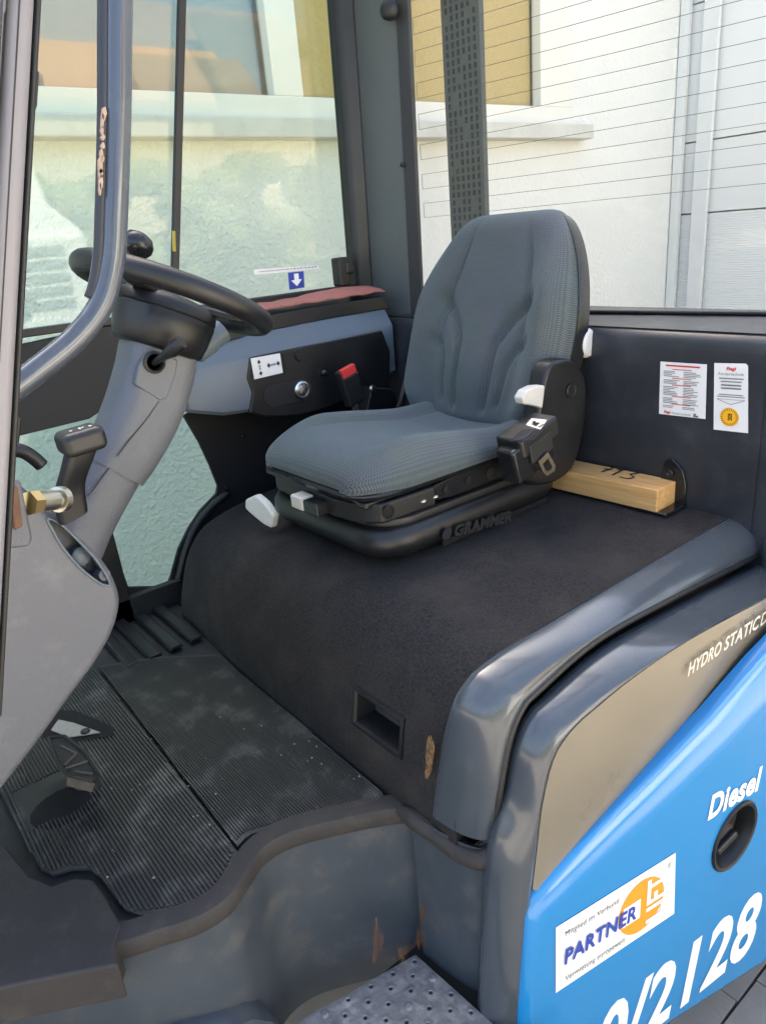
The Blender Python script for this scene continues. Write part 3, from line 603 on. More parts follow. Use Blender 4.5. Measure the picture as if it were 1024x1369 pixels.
k_.text('2028', 0.52, 0.215-0.055, 0.065, width=0.11*1.0, bold=0.03, rot=0) if False else None
k_.text('2028', 0.545, 0.165, 0.12, width=0.105, bold=0.03, rot=math.pi/2)
for k in range(24):
    an = 2*math.pi*k/24; c_, s_ = math.cos(an), math.sin(an); k_.poly([(0.47+0.25*c_-0.008*s_, 0.215+0.128*s_+0.004*c_), (0.47+0.25*c_+0.008*s_, 0.215+0.128*s_-0.004*c_), (0.47+0.19*c_+0.008*s_, 0.215+0.098*s_-0.004*c_), (0.47+0.19*c_-0.008*s_, 0.215+0.098*s_+0.004*c_)])
k_.build('lettering', 'ink_black', s2)
# anchor bracket beside the wooden block
bc = PX(899, 650, BX)
MB().prism([V((BX-0.002, bc.y+a, 0.408+b_)) for a, b_ in ((0.035, 0), (-0.04, 0), (-0.042, 0.06), (-0.03, 0.10), (0.0, 0.125), (0.02, 0.115), (0.03, 0.08))], (-0.008, 0, 0)).build('anchor_bracket', 'black_gloss', fl, bevel=0.003)
br = bpy.data.objects['anchor_bracket']
MB().box((BX-0.05, bc.y, 0.410), (0.10, 0.09, 0.008)).build('bracket_foot', 'black_gloss', br, bevel=0.003)
for dz in (0.085, 0.05):
    MB().lathe([(0.011, 0), (0.011, 0.005), (0.006, 0.007), (0.0, 0.003)], (BX-0.010, bc.y+0.003, 0.408+dz), (-1, 0, 0), 10).build('bolt', 'black_plastic', br, smooth=40)

MB().box((2.22, 1.53, -0.05), (0.94, 1.86, 1.62)).build('counterweight', 'body_grey', fl, bevel=0.09, seg=5)
# ---- rear window: curved pane with heating wires
def rx(y, z=1.0): s_ = (2.15-y)/1.25; return 1.80+0.25*s_-0.05*s_*s_
RZ0, RZ1 = 0.868, 2.25
ys = [2.10-0.05*k for k in range(31)]
zs = [RZ0, 1.3, 1.8, RZ1]
MB().loft([[V((rx(y), y, z)) for y in ys] for z in zs], closed=False, caps=False).build('rear_window', 'glass_rear', fl, smooth=180)
rw = bpy.data.objects['rear_window']
hw = MB()
def Prear(px, py):
    d = ray(px, py); t = 1.5
    for _ in range(30):
        p = CAM+d*t; t += (rx(p.y)-0.003-p.x)/d.x*0.8
    return CAM+d*t
# loops: heights of the wires, measured at the far edge
p_hi = Prear(549, 40).z; p_lo = Prear(572, 290).z
zl = []
for k in range(20): zl.append(p_lo+k*(p_hi-p_lo)/12.3)
for k, z in enumerate(zl):
    yend = 2.03 if k % 2 == 0 else 2.03
    hw.tube([V((rx(y)-0.003, y, z)) for y in [yend-0.06*j for j in range(26)]], 0.0008, 4, False)
    if k % 2 == 0 and k+1 < len(zl): hw.tube([V((rx(yend)-0.003, yend, z)), V((rx(yend)-0.003, yend, zl[k+1]))], 0.0008, 4, False)
hw.build('heating_wire', 'reflection_wire_dark', rw)
MB().tube([V((rx(y)-0.004, y, RZ0)) for y in ys], 0.007, 8).build('window_gasket', 'gasket', rw, smooth=180)

# ---- far rear corner pillar
A0, A1 = V((1.735, 2.335, 0)), V((1.80, 2.085, 0))
z0, z1 = 0.80, 2.25; lean = V((0.03, 0, 0))
def pil(name, pts, m, bev=0.006):
    secs = [[V((p[0], p[1], z0)) for p in pts], [V((p[0]+0.035, p[1], z1)) for p in pts]]
    return MB().loft(secs).build(name, m, fl, bevel=bev, seg=3)
pil('rear_pillar', [(1.765, 2.30), (1.79, 2.10), (1.84, 2.09), (1.92, 2.36), (1.80, 2.38)], 'pillar_grey', 0.012)
pil('pillar_gasket', [(1.782, 2.095), (1.802, 2.055), (1.822, 2.06), (1.81, 2.10)], 'gasket', 0.004)
pil('side_window_post', [(1.712, 2.315), (1.775, 2.28), (1.80, 2.37), (1.712, 2.38)], 'black_plastic', 0.02)
sc = PY(538, 220, 2.13); MB().lathe([(0.008, 0), (0.008, 0.004), (0.004, 0.007), (0.0, 0.007)], PX(538, 220, 1.788), (-1, -0.1, 0), 12).build('pillar_screw', 'gasket', bpy.data.objects['rear_pillar'], smooth=60)
hb = PX(522, 14, 1.79); MB().lathe([(0.028, 0), (0.028, 0.02), (0.018, 0.03), (0, 0.031)], hb, (-1, -0.4, 0), 16).build('wiper_hub', 'gasket', bpy.data.objects['rear_pillar'], smooth=50)

# ---- far side: windows and lining
SY = 2.35
def quadY(px, y): return [PY(a, b_, y) for a, b_ in px]
wz = 0.962
MB().box((0.65, SY, (wz+2.3)/2), (2.2, 0.006, 2.3-wz)).build('side_window', 'glass_side', fl)
sw_ = bpy.data.objects['side_window']
pp0, pp1 = PY(241, 0, SY-0.01), PY(232, 362, SY-0.01)
pm_ = MB(); dirp = (pp0-pp1); pm_.loft([[c+V((a, b_, 0)) for a, b_ in ((-0.012, 0), (0.012, 0), (0.012, -0.02), (-0.012, -0.02))] for c in (pp1-dirp*0.18, pp0+dirp*0.6)]); pm_.build('window_divider', 'gasket', sw_, bevel=0.003)
yl = PY(232.5, 322, SY-0.034); mat('tab_yellow', (0.33, 0.27, 0.03), 0.5); MB().box(yl, (0.010, 0.004, 0.06), Matrix.Rotation(R(9), 3, 'Y')).build('divider_tab', 'tab_yellow', sw_)
MB().box((0.65, SY-0.012, wz), (2.2, 0.035, 0.022)).build('window_rail', 'gasket', sw_, bevel=0.004)
# inside band under the window, left of the console
MB().prism(quadY([(-60, 480), (20, 462), (150, 434), (260, 420), (300, 480), (250, 500), (180, 520), (150, 540), (120, 560), (30, 582), (-60, 600)], 2.325), (0, 0.02, 0)).build('side_lining_band', 'lining_black', fl, bevel=0.004)
# lower pane
MB().box((0.55, SY, 0.45), (1.3, 0.006, 1.0)).build('lower_window', 'glass_low', fl)
lw = bpy.data.objects['lower_window']
lin = [(245, 556), (265, 590), (280, 622), (291, 650), (289, 660), (268, 682), (252, 706), (238, 735), (229, 768), (225, 779), (216, 784), (172, 785), (165, 765), (148, 705), (136, 720), (160, 800), (166, 812), (230, 812), (330, 812), (560, 812), (560, 500), (300, 520)]
MB().prism(quadY(lin, 2.33), (0, 0.012, 0)).build('side_lining', 'lining_black', fl, bevel=0.003)
ar = cr([PY(a, b_, 2.325) for a, b_ in ((305, 658), (280, 680), (262, 704), (249, 735), (240, 770), (232, 795))], 5)
MB().tube(ar, 0.016, 8).build('wheel_arch_seal', 'black_plastic', bpy.data.objects['side_lining'], smooth=180)
for a, b_ in ((303, 652), (325, 583)):
    MB().lathe([(0.008, 0), (0.008, 0.004), (0.004, 0.006), (0, 0.006)], PY(a, b_, 2.328), (0, -1, 0), 10).build('lining_screw', 'black_gloss', bpy.data.objects['side_lining'], smooth=60)
# front lower pillar (brownish) beside the lower pane
MB().prism([PY(a, b_, 2.30) for a, b_ in ((126, 712), (150, 706), (190, 860), (186, 870), (150, 880))], (0, 0.02, 0)).build('door_pillar', 'black_plastic', fl, bevel=0.004)
# sheet ramps on the far floor
for k in range(4):
    x = 0.50+k*0.068; MB().prism([V((x, 1.99, 0.0)), V((x+0.045, 1.99, 0.0)), V((x+0.038, 1.99, 0.012)), V((x+0.007, 1.99, 0.012))], (0, 0.32, 0.0)).build('floor_rib', 'black_plastic', bpy.data.objects['floor_plate'], bevel=0.003)
MB().box((0.58, 2.315, 0.03), (0.5, 0.03, 0.09)).build('door_sill', 'lining_black', fl, bevel=0.006)

# ---- console on the far side
CY = 2.10
def cons():
    # grey body: cross-sections along x, points in (y, z)
    def lerp_at(x, t): 
        for (xa, va), (xb, vb) in zip(t, t[1:]):
            if x <= xb: return va+(vb-va)*max(0, (x-xa))/(xb-xa)
        return t[-1][1]
    top = [(0.86, 0.835), (0.95, 0.862), (1.15, 0.893), (1.45, 0.900), (1.72, 0.897)]
    brk = [(0.86, 0.80), (0.95, 0.808), (1.10, 0.812), (1.30, 0.817), (1.50, 0.827), (1.72, 0.835)]
    bot = [(0.86, 0.72), (0.90, 0.675), (1.0, 0.648), (1.10, 0.640), (1.40, 0.64), (1.72, 0.66)]
    yf = [(0.86, 2.20), (0.90, 2.13), (0.98, 2.105), (1.1, 2.10), (1.72, 2.10)]
    secs = []
    for x in (0.86, 0.875, 0.90, 0.94, 1.0, 1.06, 1.15, 1.3, 1.45, 1.6, 1.70):
        y = lerp_at(x, yf); secs.append([V((x, 2.33, lerp_at(x, top)+0.01)), V((x, y+0.055, lerp_at(x, top)+0.006)), V((x, y+0.045, lerp_at(x, top))), V((x, y+0.006, lerp_at(x, brk)+0.006)), V((x, y, lerp_at(x, brk)-0.004)), V((x, y+0.004, lerp_at(x, bot)+0.012)), V((x, y+0.016, lerp_at(x, bot))), V((x, 2.33, lerp_at(x, bot)))])
    return MB().loft(secs).build('side_console', 'console_grey', fl, smooth=35)
con = cons()
MB().prism([PY(a, b_, 2.135) for a, b_ in ((250, 462), (300, 440), (340, 424), (420, 410), (512, 396), (522, 412), (430, 428), (340, 446), (300, 458))], (0, 0.19, 0)).build('console_ledge', 'black_plastic', con, bevel=0.004)
tl = [PY(a, b_, 2.096) for a, b_ in ((334, 478), (380, 468), (440, 456), (511, 441), (522, 470), (521, 515), (478, 528), (436, 546), (400, 555), (355, 557), (334, 552), (338, 524), (331, 506))]
MB().prism(tl, (0, 0.05, 0)).build('switch_panel', 'black_plastic', con, bevel=0.005)
# oval key recess
kr = [PY(403+ (28 if False else 0), 520, 2.094)]
c0 = PY(385, 525, 2.0945); rdir = (PY(403, 520, 2.0945)-PY(365, 528, 2.0945)).normalized()
MB().prism(rrect(c0, rdir, V((0, 0, 1)), 0.092, 0.037, 0.036), (0, -0.004, 0)).build('key_recess', 'lining_black', con, bevel=0.002)
kc = PY(403, 521, 2.09)
MB().lathe([(0.030, 0), (0.030, 0.008), (0.024, 0.011), (0.022, 0.006), (0.016, 0.006), (0.016, 0.014), (0.0, 0.016)], kc, (0, -1, 0), 24).build('key_switch', 'steel', con, smooth=40)
kk = PY(401, 475, 2.094); MB().lathe([(0.02, 0), (0.018, 0.006), (0, 0.007)], kk, (0, -1, 0), 20).build('plug', 'black_plastic', con, smooth=40)
MB().box(kk+V((0, -0.008, 0)), (0.03, 0.006, 0.006), Matrix.Rotation(R(10), 3, 'Y')).build('plug_slot', 'lining_black', con)
ql = [PY(a, b_, 2.092) for a, b_ in ((335, 479), (374, 472), (378, 498), (340, 507))]
lb = MB().poly(ql).build('arrow_label', 'paper', con, solid=0.002)
le = Lettering(ql[3], ql[2]-ql[3], ql[0]-ql[3], 0.002)
def dia(a, b_, s1_, s2_): le.poly([(a-s1_, b_), (a, b_-s2_), (a+s1_, b_), (a, b_+s2_)])
le.o = le.o+V((0, -0.001, 0))
dia(0.24, 0.76, .06, .11); dia(0.24, 0.22, .06, .11); dia(0.55, 0.5, .06, .12); dia(0.88, 0.5, .06, .12)
le.rect(0.21, 0.40, 0.06, 0.05).rect(0.21, 0.54, 0.06, 0.05).rect(0.23, 0.46, 0.02, 0.07).rect(0.63, 0.45, 0.03, 0.1).rect(0.69, 0.45, 0.03, 0.1).rect(0.75, 0.45, 0.03, 0.1)
le.mb_ = None
me = bpy.data.meshes.new('m'); me.from_pydata([tuple(v) for v in le.mb.v], [], le.mb.f); link('label_arrow', me, 'ink_black', con)
MB().lathe([(0.010, 0), (0.010, 0.006), (0.0, 0.008)], PY(433, 498, 2.092), (0, -1, 0), 14).build('panel_screw', 'steel', con, smooth=40)
# seat belt buckle with red button
def buckle():
    c = PY(468, 516, 1.98); ax = (PY(462, 488, 1.98)-PY(480, 545, 1.98)).normalized(); sd_ = (PY(478, 490, 1.98)-PY(450, 508, 1.98)).normalized(); sd_ = (sd_-ax*sd_.dot(ax)).normalized(); nn = ax.cross(sd_)
    M = Matrix((sd_, nn, ax)).transposed()
    o = MB().box(c, (0.068, 0.035, 0.125), M).build('belt_buckle', 'black_plastic', fl, bevel=0.006, seg=3)
    tp = c+ax*0.055
    s_ = -1 if nn.dot(CAM-c) < 0 else 1
    MB().box(tp+nn*s_*0.013, (0.058, 0.020, 0.030), M).build('release_button', 'red', o, bevel=0.003)
    MB().box(tp+nn*s_*0.019-ax*0.017, (0.062, 0.01, 0.003), M).build('button_edge', 'steel', o)
    MB().tube([c-ax*0.05, c-ax*0.12+V((0.01, 0.03, -0.02)), c-ax*0.2+V((0.03, 0.05, -0.03))], 0.014, 8).build('buckle_stalk', 'black_plastic', o, smooth=180)
buckle()
MB().prism([PY(a, b_, 2.0) for a, b_ in ((497, 518), (525, 520), (545, 560), (545, 575), (485, 575))], (0, 0.06, 0)).build('hinge_bracket', 'black_plastic', fl, bevel=0.004)
MB().lathe([(0.013, 0), (0.013, 0.006), (0.007, 0.009), (0, 0.009)], PY(497, 519, 1.995), (0, -1, 0), 12).build('hinge_bolt', 'steel', bpy.data.objects['hinge_bracket'], smooth=40)
# window latch
lc = PY(456, 363, 2.29)
la = MB().box(lc, (0.05, 0.05, 0.10)).build('window_latch', 'gasket', fl, bevel=0.008, seg=3)
MB().box(lc+V((0.022, -0.01, 0.012)), (0.04, 0.045, 0.045)).build('latch_grip', 'gasket', la, bevel=0.01, seg=3)
# stickers on the side glass
qs = [PY(a, b_, SY-0.006) for a, b_ in ((339, 360), (426, 354), (427, 359), (340, 367))]
sg = MB().poly(qs).build('sticker', 'paper', fl, solid=0.001, label='thin white text strip on the side window')
le = Lettering(qs[3]+V((0, -0.001, 0)), qs[2]-qs[3], qs[0]-qs[3], 0.001)
random.seed(3); xx = 0.08
while xx < 0.93: 
    ww = random.uniform(0.015, 0.05); le.rect(xx, 0.38, ww*0.7, 0.22); xx += ww+0.012
le.build('lettering', 'ink_grey', sg)
qa = [PY(a, b_, SY-0.006) for a, b_ in ((385, 364), (406, 362), (407, 384), (387, 387))]
sa_ = MB().poly(qa).build('sticker', 'ink_blue', fl, solid=0.001, label='blue square sticker with white down arrow on the side window')
le = Lettering(qa[3]+V((0, -0.001, 0)), qa[2]-qa[3], qa[0]-qa[3], 0.001); le.poly([(0.5, 0.14), (0.86, 0.52), (0.66, 0.52), (0.66, 0.88), (0.36, 0.88), (0.36, 0.52), (0.14, 0.52)]).build('arrow', 'vinyl_white', sa_)

# ---- operator seat
SYC = 1.53
def grid_surface(name, fn, nu, nv, m, parent, uvscale=(0.5, 0.6), **k):
    v = [fn(i/nu*2-1, j/nv) for j in range(nv+1) for i in range(nu+1)]
    f = [(j*(nu+1)+i, j*(nu+1)+i+1, (j+1)*(nu+1)+i+1, (j+1)*(nu+1)+i) for j in range(nv) for i in range(nu)]
    me = bpy.data.meshes.new('m'); me.from_pydata([tuple(p) for p in v], [], f); me.update()
    uv = me.uv_layers.new(name='UVMap')
    for lp in me.loops:
        i = lp.vertex_index % (nu+1); j = lp.vertex_index//(nu+1); uv.data[lp.index].uv = ((i/nu*2-1)*uvscale[0]/2, j/nv*uvscale[1])
    return link(name, me, m, parent, smooth=180, **k)
def seg_dist(p, pl):
    best = 9
    for (ax, ay), (bx, by) in zip(pl, pl[1:]):
        dx, dy = bx-ax, by-ay; t = max(0, min(1, ((p[0]-ax)*dx+(p[1]-ay)*dy)/(dx*dx+dy*dy+1e-9))); best = min(best, math.hypot(p[0]-ax-dx*t, p[1]-ay-dy*t))
    return best
# suspension base (the part that carries the rest)
def ring(z, g, x0=0.925, x1=1.60, y0=1.238, y1=1.81, r=0.11): return rrect(V(((x0+x1)/2, (y0+y1)/2, z)), (1, 0, 0), (0, 1, 0), (x1-x0)/2-g, (y1-y0)/2-g, r-g*0.5, 8)
mb = MB(); mb.loft([ring(0.410, 0.040), ring(0.414, 0.022), ring(0.424, 0.008), ring(0.442, 0.0), ring(0.466, 0.001), ring(0.482, 0.010), ring(0.489, 0.020), ring(0.489, 0.028), ring(0.496, 0.026), ring(0.507, 0.029), ring(0.510, 0.038), ring(0.502, 0.055), ring(0.50, 0.07)])
seat = mb.build('seat', 'black_plastic', fl, smooth=50, label='grey fabric operator seat on a black suspension base')
MB().box((1.32, 1.53, 0.408), (0.46, 0.47, 0.022)).build('mounting_plate', 'lining_black', seat, bevel=0.003)
MB().box((1.33, 1.268, 0.418), (0.40, 0.012, 0.042)).build('mounting_rail', 'lining_black', seat, bevel=0.002)
MB().loft([ring(0.50, 0.075), ring(0.515, 0.085), ring(0.525, 0.075), ring(0.535, 0.088), ring(0.55, 0.08)]).build('bellows', 'gasket', seat, smooth=30)
# upper seat frame
fr_pts = [(0.93, 1.30), (0.93, 1.76), (1.55, 1.76), (1.60, 1.72), (1.60, 1.34), (1.55, 1.30)]
MB().prism([V((a, b_, 0.545)) for a, b_ in fr_pts], (0, 0, 0.018)).build('seat_frame', 'black_gloss', seat, bevel=0.006)
# near side rail with lightening holes
sr_ = MB().prism([V((x, 1.285, z)) for x, z in ((1.03, 0.525), (1.06, 0.548), (1.20, 0.562), (1.40, 0.575), (1.58, 0.585), (1.60, 0.52), (1.40, 0.50), (1.20, 0.508))], (0, 0.012, 0)).build('side_rail', 'black_gloss', seat, bevel=0.003)
for x, z, r_ in ((1.17, 0.535, 0.008), (1.25, 0.538, 0.008), (1.33, 0.535, 0.013), (1.42, 0.545, 0.009)):
    MB().lathe([(r_*1.3, 0), (r_*1.3, 0.003), (r_, 0.003), (r_, -0.004), (0, -0.004)], (x, 1.284, z), (0, -1, 0), 12).build('rail_hole', 'black_plastic', seat, smooth=30)
for x in (1.09, 1.13): MB().ball((x, 1.278, 0.528), (0.010, 0.006, 0.006)).build('rail_bolt', 'zinc', seat, smooth=180)
# front control block
cbk = MB().prism([V((x, y, 0.505)) for x, y in ((0.965, 1.76), (0.935, 1.72), (0.915, 1.42), (0.925, 1.34), (0.965, 1.282), (1.13, 1.276), (1.13, 1.36), (1.04, 1.40), (1.02, 1.76))], (0, 0, 0.052)).build('control_block', 'black_plastic', seat, bevel=0.008, seg=3)
MB().lathe([(0.017, 0), (0.017, 0.003), (0.013, 0.003), (0.011, -0.002), (0, -0.002)], PY(519, 684, 1.275), (0, -1, 0), 16).build('block_dial', 'black_gloss', seat, smooth=40)
lv = PX(408, 671, 0.900)
MB().box(lv+V((0, 0.012, 0)), (0.04, 0.055, 0.036)).build('weight_lever', 'cream_plastic', seat, bevel=0.006, seg=3)
MB().box(lv+V((0.004, -0.048, -0.002)), (0.045, 0.062, 0.034)).build('weight_lever_grip', 'black_gloss', seat, bevel=0.005, seg=3)
# slide paddle on the far front corner
pq = [PX(a, b_, 0.915) for a, b_ in ((327, 668), (340, 662), (352, 672), (365, 690), (362, 707), (352, 702), (335, 688), (327, 680))]
MB().prism(pq, (0.025, 0, 0)).build('slide_paddle', 'white_plastic', seat, bevel=0.008, seg=3)
# cushion
def cushion(u, v):
    # u across (-1 near .. 1 far), v 0 = front .. 1 = back
    W = max(0, (abs(u)-0.92)/0.08); Wv = max(0, (0.06-v)/0.06); U = max(-1, min(1, u/0.92)); v = max(0, (v-0.06)/0.94); wrap = max(W, Wv)
    x = 0.908+0.624*v+0.03*Wv
    hw_ = 0.264*(0.60+0.40*max(0, 1-max(0, 1-v/0.30)**2.3)**(1/2.3))-0.008*smoothstep(0.7, 1, v)
    e = max(0, 1-abs(U)**6)**0.5*max(0, 1-max(0, 1-v/0.20)**2.6)**0.5
    top = 0.655-0.045*smoothstep(0.15, 0.85, v)+0.012*math.sin(math.pi*min(1, v*1.3))
    bol = 0.034*math.exp(-((abs(U)-0.78)/0.17)**2)*smoothstep(0.05, 0.35, v)
    dish = -0.010*math.exp(-(U/0.45)**2)*smoothstep(0.1, 0.5, v)
    g = -0.008*math.exp(-((abs(U)-0.56-0.03*v)/0.035)**2)*smoothstep(0.15, 0.4, v)
    z = 0.595+(top-0.595+bol+dish+g)*e-0.024*math.sqrt(wrap)
    return V((x, SYC+U*hw_*(1-0.09*W*W), z))
cu = grid_surface('cushion', cushion, 64, 72, 'fabric', seat, (0.54, 0.68), label='grey woven fabric seat cushion')
MB().loft([rrect(V((1.215, SYC, z)), (1, 0, 0), (0, 1, 0), 0.31-g, 0.255-g, 0.10, 8) for z, g in ((0.582, 0.006), (0.575, 0.0), (0.566, 0.003), (0.562, 0.02))]).build('cushion_pan', 'black_gloss', seat, smooth=40)
# backrest
RB = V((1.505, SYC, 0.575)); RU = V((math.sin(R(17.5)), 0, math.cos(R(17.5)))); RN = V((-math.cos(R(17.5)), 0, math.sin(R(17.5))))
BH = 0.645
def bw(v):
    return 0.296*(1-0.12*smoothstep(0.22, 0.0, v))-0.060*smoothstep(0.45, 1.0, v)
G1 = [(-0.62, 0.60), (-0.38, 0.50), (-0.25, 0.40), (-0.22, 0.12)]; G2 = [(0.62, 0.60), (0.38, 0.50), (0.25, 0.40), (0.22, 0.12)]
G3 = [(-0.66, 0.40), (-0.52, 0.38), (-0.44, 0.30), (-0.40, 0.14)]; G4 = [(0.66, 0.40), (0.52, 0.38), (0.44, 0.30), (0.40, 0.14)]
def back(u, v):
    vv = v*BH
    rt = max(0, 1-max(0, (v-0.86)/0.14)**2.6)**0.5; rb = max(0, 1-max(0, (0.07-v)/0.07)**2.5)**0.5
    hw_ = bw(v)*(0.52+0.48*max(0, 1-max(0, (v-0.66)/0.34)**2.5)**0.5)*(0.86+0.14*rb)
    e = max(0, 1-abs(u)**9)**0.5*rt*rb
    bol = 0.066*smoothstep(0.48, 0.92, abs(u))*smoothstep(1.02, 0.55, v)*smoothstep(-0.05, 0.15, v)
    lum = 0.022*math.exp(-((v-0.28)/0.2)**2)*math.exp(-(u/0.6)**2)
    head = -0.012*smoothstep(0.55, 0.9, v)
    g = 0
    for G, d_, w_ in ((G1, 0.021, 0.038), (G2, 0.021, 0.038), (G3, 0.015, 0.032), (G4, 0.015, 0.032)): g -= d_*math.exp(-(seg_dist((u, v*1.15), [(a, b_*1.15) for a, b_ in G])/w_)**2)
    g -= 0.014*math.exp(-((abs(u)-(0.60-0.10*v))/0.03)**2)*smoothstep(0.25, 0.5, v)*smoothstep(0.98, 0.75, v)
    depth = -0.075+(0.075+bol+lum+head+g)*e
    return RB+RU*vv+V((0, 0.026+u*hw_, 0))+RN*depth
grid_surface('backrest', back, 84, 96, 'fabric', seat, (0.54, 0.66), label='grey woven fabric backrest with moulded channels')
def shell(u, v):
    p = back(u, 0.0+v); hw_ = p.y-SYC
    e = max(0, 1-abs(u)**5)**0.5*max(0, 1-abs(2*v-1)**10)**0.5
    q = RB+RU*(v*(BH-0.004))+V((0, hw_*1.012, 0)); return q+RN*(-0.062-0.075*e)
grid_surface('backrest_shell', shell, 40, 40, 'black_gloss', seat)
def shell_rim(s_):
    row0, row1, row2 = [], [], []
    for k in range(61):
        v = k/60; p = back(s_, v); y = (p.y-SYC)*1.012+SYC
        c = RB+RU*(v*(BH-0.004)); row0.append(V((c.x, y, c.z))+RN*-0.055); row1.append(V((c.x, y+s_*0.003, c.z))+RN*-0.07); row2.append(V((c.x, y, c.z))+RN*-0.105)
    return [row0, row1, row2]
MB().loft(shell_rim(-1), False, False).build('shell_edge', 'black_gloss', seat, smooth=60)
MB().loft(shell_rim(1), False, False).build('shell_edge', 'black_gloss', seat, smooth=60)
# recliner cover on the near side
rc = cr([PY(a, b_, 1.235) for a, b_ in ((733, 492), (748, 481), (768, 483), (783, 505), (785, 545), (778, 590), (765, 628), (735, 648), (705, 645), (690, 620), (712, 590), (722, 540))], 5, True)
rcv = MB().prism(rc, (0, 0.055, 0)).build('recliner_cover', 'black_plastic', seat, bevel=0.012, seg=4)
MB().lathe([(0.021, 0), (0.021, 0.002), (0.018, 0.001), (0.016, 0.003), (0, 0.003)], PY(763, 522, 1.234), (0, -1, 0), 24).build('recliner_cap', 'black_plastic', seat, smooth=30)
rk = [PY(a, b_, 1.225) for a, b_ in ((698, 532), (704, 522), (716, 516), (729, 515), (726, 546), (716, 543), (700, 540))]
MB().prism(rk, (0, 0.03, 0)).build('recline_lever', 'cream_plastic', seat, bevel=0.005, seg=3)
MB().lathe([(0.036, 0.0), (0.040, 0.01), (0.040, 0.035), (0.034, 0.044), (0, 0.046)], PY(770, 458, 1.30), (0.25, -1, 0), 24).build('lumbar_knob', 'white_plastic', seat, smooth=50)
# belt retractor
def retr():
    a0 = PY(715, 562, 1.19); a1 = PY(675, 590, 1.19); ax = (a0-a1).normalized(); dn = V((0.25, 0, -1)); dn = (dn-ax*dn.dot(ax)).normalized(); nn = ax.cross(dn); M = Matrix((ax, nn, dn)).transposed()
    c = PY(703, 604, 1.20)
    o = MB().box(c, (0.14, 0.07, 0.10), M).build('belt_retractor', 'black_gloss', seat, bevel=0.014, seg=4)
    MB().box(PY(706, 582, 1.185), (0.145, 0.085, 0.055), M).build('retractor_cover', 'black_plastic', seat, bevel=0.010, seg=4)
    MB().box(PY(688, 618, 1.178), (0.06, 0.06, 0.095), M).build('retractor_block', 'black_gloss', seat, bevel=0.010, seg=4)
    MB().box(PY(722, 598, 1.145), (0.085, 0.012, 0.05), M).build('belt_webbing', 'gasket', seat, bevel=0.003)
    for k in range(8):
        p = PY(682+k*4.0, 590-k*0.2, 1.143); q = PY(700+k*4.0, 574-k*0.2, 1.143); MB().tube([p, q], 0.0016, 5).build('grip_rib', 'black_gloss', seat)
    lab = [PY(a, b_, 1.138) for a, b_ in ((711, 559), (731, 561), (722, 574), (703, 568))]
    MB().poly(lab).build('belt_label', 'paper', seat, solid=0.002)
    le = Lettering(lab[3]+V((0, -0.002, 0)), lab[2]-lab[3], lab[0]-lab[3], 0.001); le.disc(0.25, 0.62, 0.10, 0.16, 14).poly([(0.2, 0.3), (0.55, 0.2), (0.62, 0.75), (0.4, 0.7)]).poly([(0.70, 0.2), (0.85, 0.25), (0.9, 0.75), (0.82, 0.75), (0.78, 0.35), (0.70, 0.3)])
    le.build('belt_pictogram', 'ink_black', seat)
    # metal tongue, a loop with a slot
    oq = [PY(a, b_, 1.135) for a, b_ in ((718, 617), (731, 604), (741, 622), (740, 629), (730, 636), (725, 632))]; cc = sum(oq, V())/6; iq = [cc+(p-cc)*0.55 for p in oq]
    mb = MB(); mb.loft([oq, [p+V((0, -0.004, 0)) for p in oq], [p+V((0, -0.004, 0)) for p in iq], iq], True, False); mb.build('belt_tongue', 'zinc', seat, smooth=30)
retr()
gl0, gl1 = PY(588, 722, 1.236), PY(683, 696, 1.236)
le = Lettering(gl0, (gl1-gl0), V((0, -0.012, 0.045)), 0.004); le.text('GRAMMER', 0.17, 0.05, 0.72, width=0.83, bold=0.05)
le.disc(0.07, 0.35, 0.06, 0.42)
mat('emboss', (0.035, 0.035, 0.037), 0.4); le.build('lettering', 'emboss', seat)
# belt webbing going down on the far side
MB().tube([PY(545, 505, 1.84), PY(538, 530, 1.86), PY(530, 560, 1.86)], 0.012, 8).build('far_belt', 'gasket', seat, smooth=180)

# ---- steering column, wheel
CYC = 1.47
cpts = [((213, 463), 0.064, 0.060), ((211.5, 468), 0.069, 0.066), ((206, 500), 0.070, 0.068), ((190, 550), 0.069, 0.067), ((166, 600), 0.065, 0.063), ((150, 628), 0.061, 0.059)]
def col_secs(lst, n=6, rr_=0.040):
    cen = [PY(p[0], p[1], CYC) for p, _, _ in lst]; out = []
    path = cr(cen, n); A = cr([(a, b_, 0) for _, a, b_ in lst], n)
    for i, c in enumerate(path):
        t = (path[min(i+1, len(path)-1)]-path[max(0, i-1)]).normalized(); s_ = V((0, 1, 0)).cross(t).normalized()
        out.append(rrect(c, s_, V((0, 1, 0)), A[i].x, A[i].y, rr_))
    return out
colm = MB().loft(col_secs(cpts)).build('steering_column', 'column_grey', fl, smooth=50, bevel=0)
low = [((152, 622), 0.057, 0.055), ((134, 655), 0.056, 0.054), ((112, 695), 0.057, 0.054), ((90, 735), 0.062, 0.058), ((60, 790), 0.066, 0.06)]
MB().loft(col_secs(low)).build('column_sleeve', 'column_grey', colm, smooth=50)
# parting line along the column
pl = [PY(a, b_, CYC-0.067) for a, b_ in ((212, 536), (203, 550), (190, 568), (170, 592), (157, 610))]
MB().tube(cr(pl, 4), 0.0012, 5).build('parting_line', 'gasket', colm)
MB().tube(cr([PY(a, b_, CYC-0.0548) for a, b_ in ((152, 618), (135, 640), (118, 662), (108, 664))], 4), 0.0012, 5).build('parting_line', 'gasket', colm)
